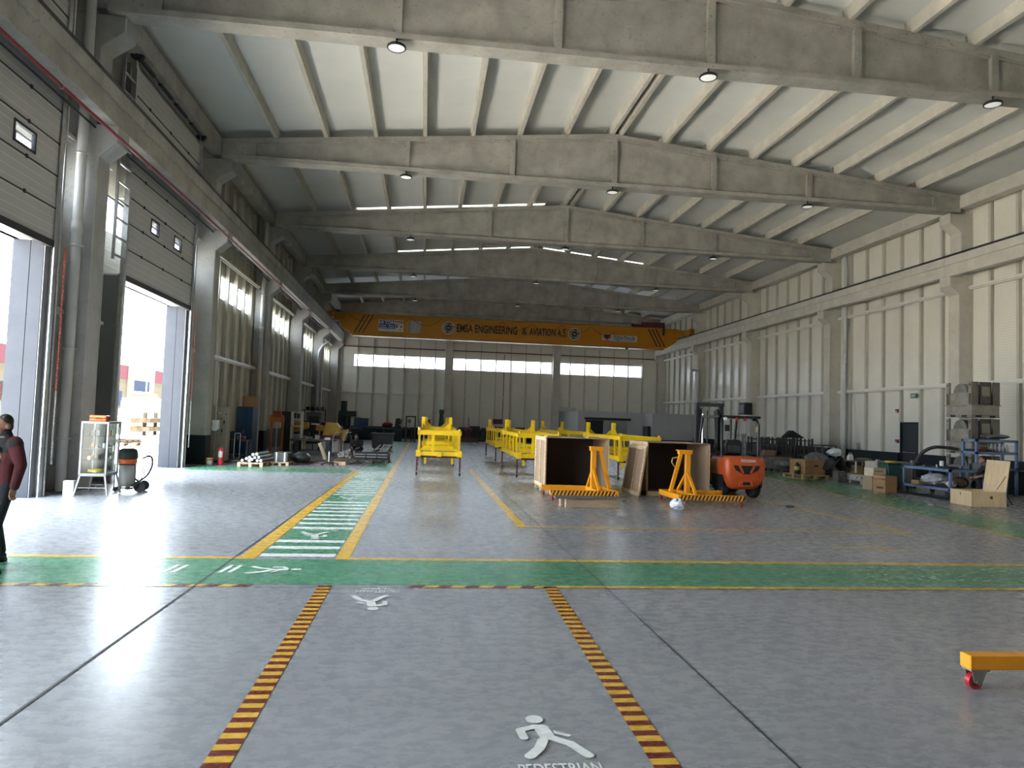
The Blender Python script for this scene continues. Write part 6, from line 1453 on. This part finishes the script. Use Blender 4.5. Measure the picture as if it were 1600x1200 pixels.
m = MB().sheet(lambda u, v: (-.26+.52*u+.02*math.sin(9*v), .10+.10*abs(math.cos(PI*v))-.16*(.5-v), .30+.62*math.sin(PI*v)**.55+.02*math.sin(8*u)), 10, 16)
o = m.build('red_jacket', mat('jacket_red',(.24,.012,.02),.85,var=.3,scale=8), loc=(15.35,17.55,0), rz=R(35)); o.modifiers.new('s','SOLIDIFY').thickness = .03
tag(o, 'red jacket hung over the folding chair behind the chest', 'jacket')
t = thing('step_ladder', 'grey step ladder folded low at the right edge', 'ladder', (18.9,19.3,0), R(10))
for y in (-.2,.2): MB().beam((-.35,y,0),(0,y,.86),.03,.06,(0,1,0)).build('side_rail', GALV, t); MB().beam((.5,y,0),(0,y,.86),.03,.06,(0,1,0)).build('side_rail', GALV, t)
for k in range(3): MB().box(-.35+.11*k+.02,-.35+.11*k+.10,-.2,.2,.22*k+.2,.22*k+.23).build('tread', GALV, t)
tag(MB().box(18.75,19.6,20.4,21.2,0,.75).build('black_cabinet', BLACK, bevel=.01), 'low black cabinet at the right edge behind the step ladder', 'cabinet')
pot('black_pad', 'small black rubber pad on the floor right of the forklift', 8.62, 16.0, 0, .1, .03, BLACK, 'pad')
tag(MB().box(14.6,15.1,18.5,20.9,.0,.012).build('rubber_mat', BLACK), 'thin dark mat on the floor before the blue work table', 'mat')
t = thing('wall_heater', 'dark control box on the right wall column behind the forklift', 'control box', (20.2,43.0,2.7)); MB().box(-.35,.18,-.4,.4,0,.75).build('case', DKMET, t, bevel=.02); MB().box(-.36,-.35,-.3,.3,.1,.6).build('front_plate', mat('plate_grey2',(.16,.16,.16),.5), t)
t = thing('wall_pipe', 'thin grey riser pipe on the right wall near the slate door bay', 'pipe', (20.8,32.4,.98)); MB().tube([(0,0,0),(0,.25,3.0)],.02,6).build('pipe_run', PIPEW, t); MB().box(-.06,.05,-.1,.1,0,.35).build('junction_box', PIPEW, t)
# ------------------------------------------------------------------ camera, light, view
cam = bpy.data.cameras.new('camera'); co = bpy.data.objects.new('camera', cam); COL.objects.link(co)
F, YAW, PIT, ROL = 1117.75, .1211, .0518, .0335
fw = Vector((math.sin(YAW)*math.cos(PIT), math.cos(YAW)*math.cos(PIT), math.sin(PIT)))
rr = Vector((math.cos(YAW), -math.sin(YAW), 0)); uu = rr.cross(fw)
rx = rr*math.cos(ROL) + uu*math.sin(ROL); ux = -rr*math.sin(ROL) + uu*math.cos(ROL)
co.matrix_world = Matrix(((rx.x,ux.x,-fw.x,0),(rx.y,ux.y,-fw.y,0),(rx.z,ux.z,-fw.z,1.8),(0,0,0,1)))
cam.sensor_fit = 'HORIZONTAL'; cam.sensor_width = 36; cam.lens = F/1600*36; cam.clip_end = 600
scene.camera = co
w = bpy.data.worlds.new('sky'); scene.world = w; w.use_nodes = True
bg = w.node_tree.nodes['Background']; bg.inputs['Color'].default_value = (.80,.90,1.0,1); bg.inputs['Strength'].default_value = 8.0
sun = bpy.data.lights.new('sun', 'SUN'); sun.energy = 46; sun.angle = R(.6); sun.color = (1,.94,.84)
so = bpy.data.objects.new('sun', sun); COL.objects.link(so)
so.rotation_euler = Vector((-.07,.30,-.95)).to_track_quat('-Z', 'Y').to_euler()
def portal(loc, rot, sx, sy):
    l = bpy.data.lights.new('portal', 'AREA'); l.shape = 'RECTANGLE'; l.size = sx; l.size_y = sy; l.cycles.is_portal = True
    o = bpy.data.objects.new('portal', l); COL.objects.link(o); o.location = loc; o.rotation_euler = rot
for a, b in DOORS.values(): portal((-8.3,(a+b)/2,2.5), (0,-PI/2,0), 5.1, b-a)

portal((-8.2,25.5,6.62), (0,-PI/2,0), .95, 72)
portal((6.5,Y1+.2,6.5), (-PI/2,0,0), 25, 1.04)
vs = scene.view_settings; vs.view_transform = 'Standard'; vs.look = 'None'; vs.exposure = 1.58; vs.gamma = 1; vs.use_curve_mapping = False
cy = scene.cycles
cy.max_bounces = 10; cy.diffuse_bounces = 6; cy.glossy_bounces = 4; cy.transmission_bounces = 6; cy.transparent_max_bounces = 12
cy.sample_clamp_indirect = 12; cy.caustics_reflective = False; cy.caustics_refractive = False; cy.use_denoising = True
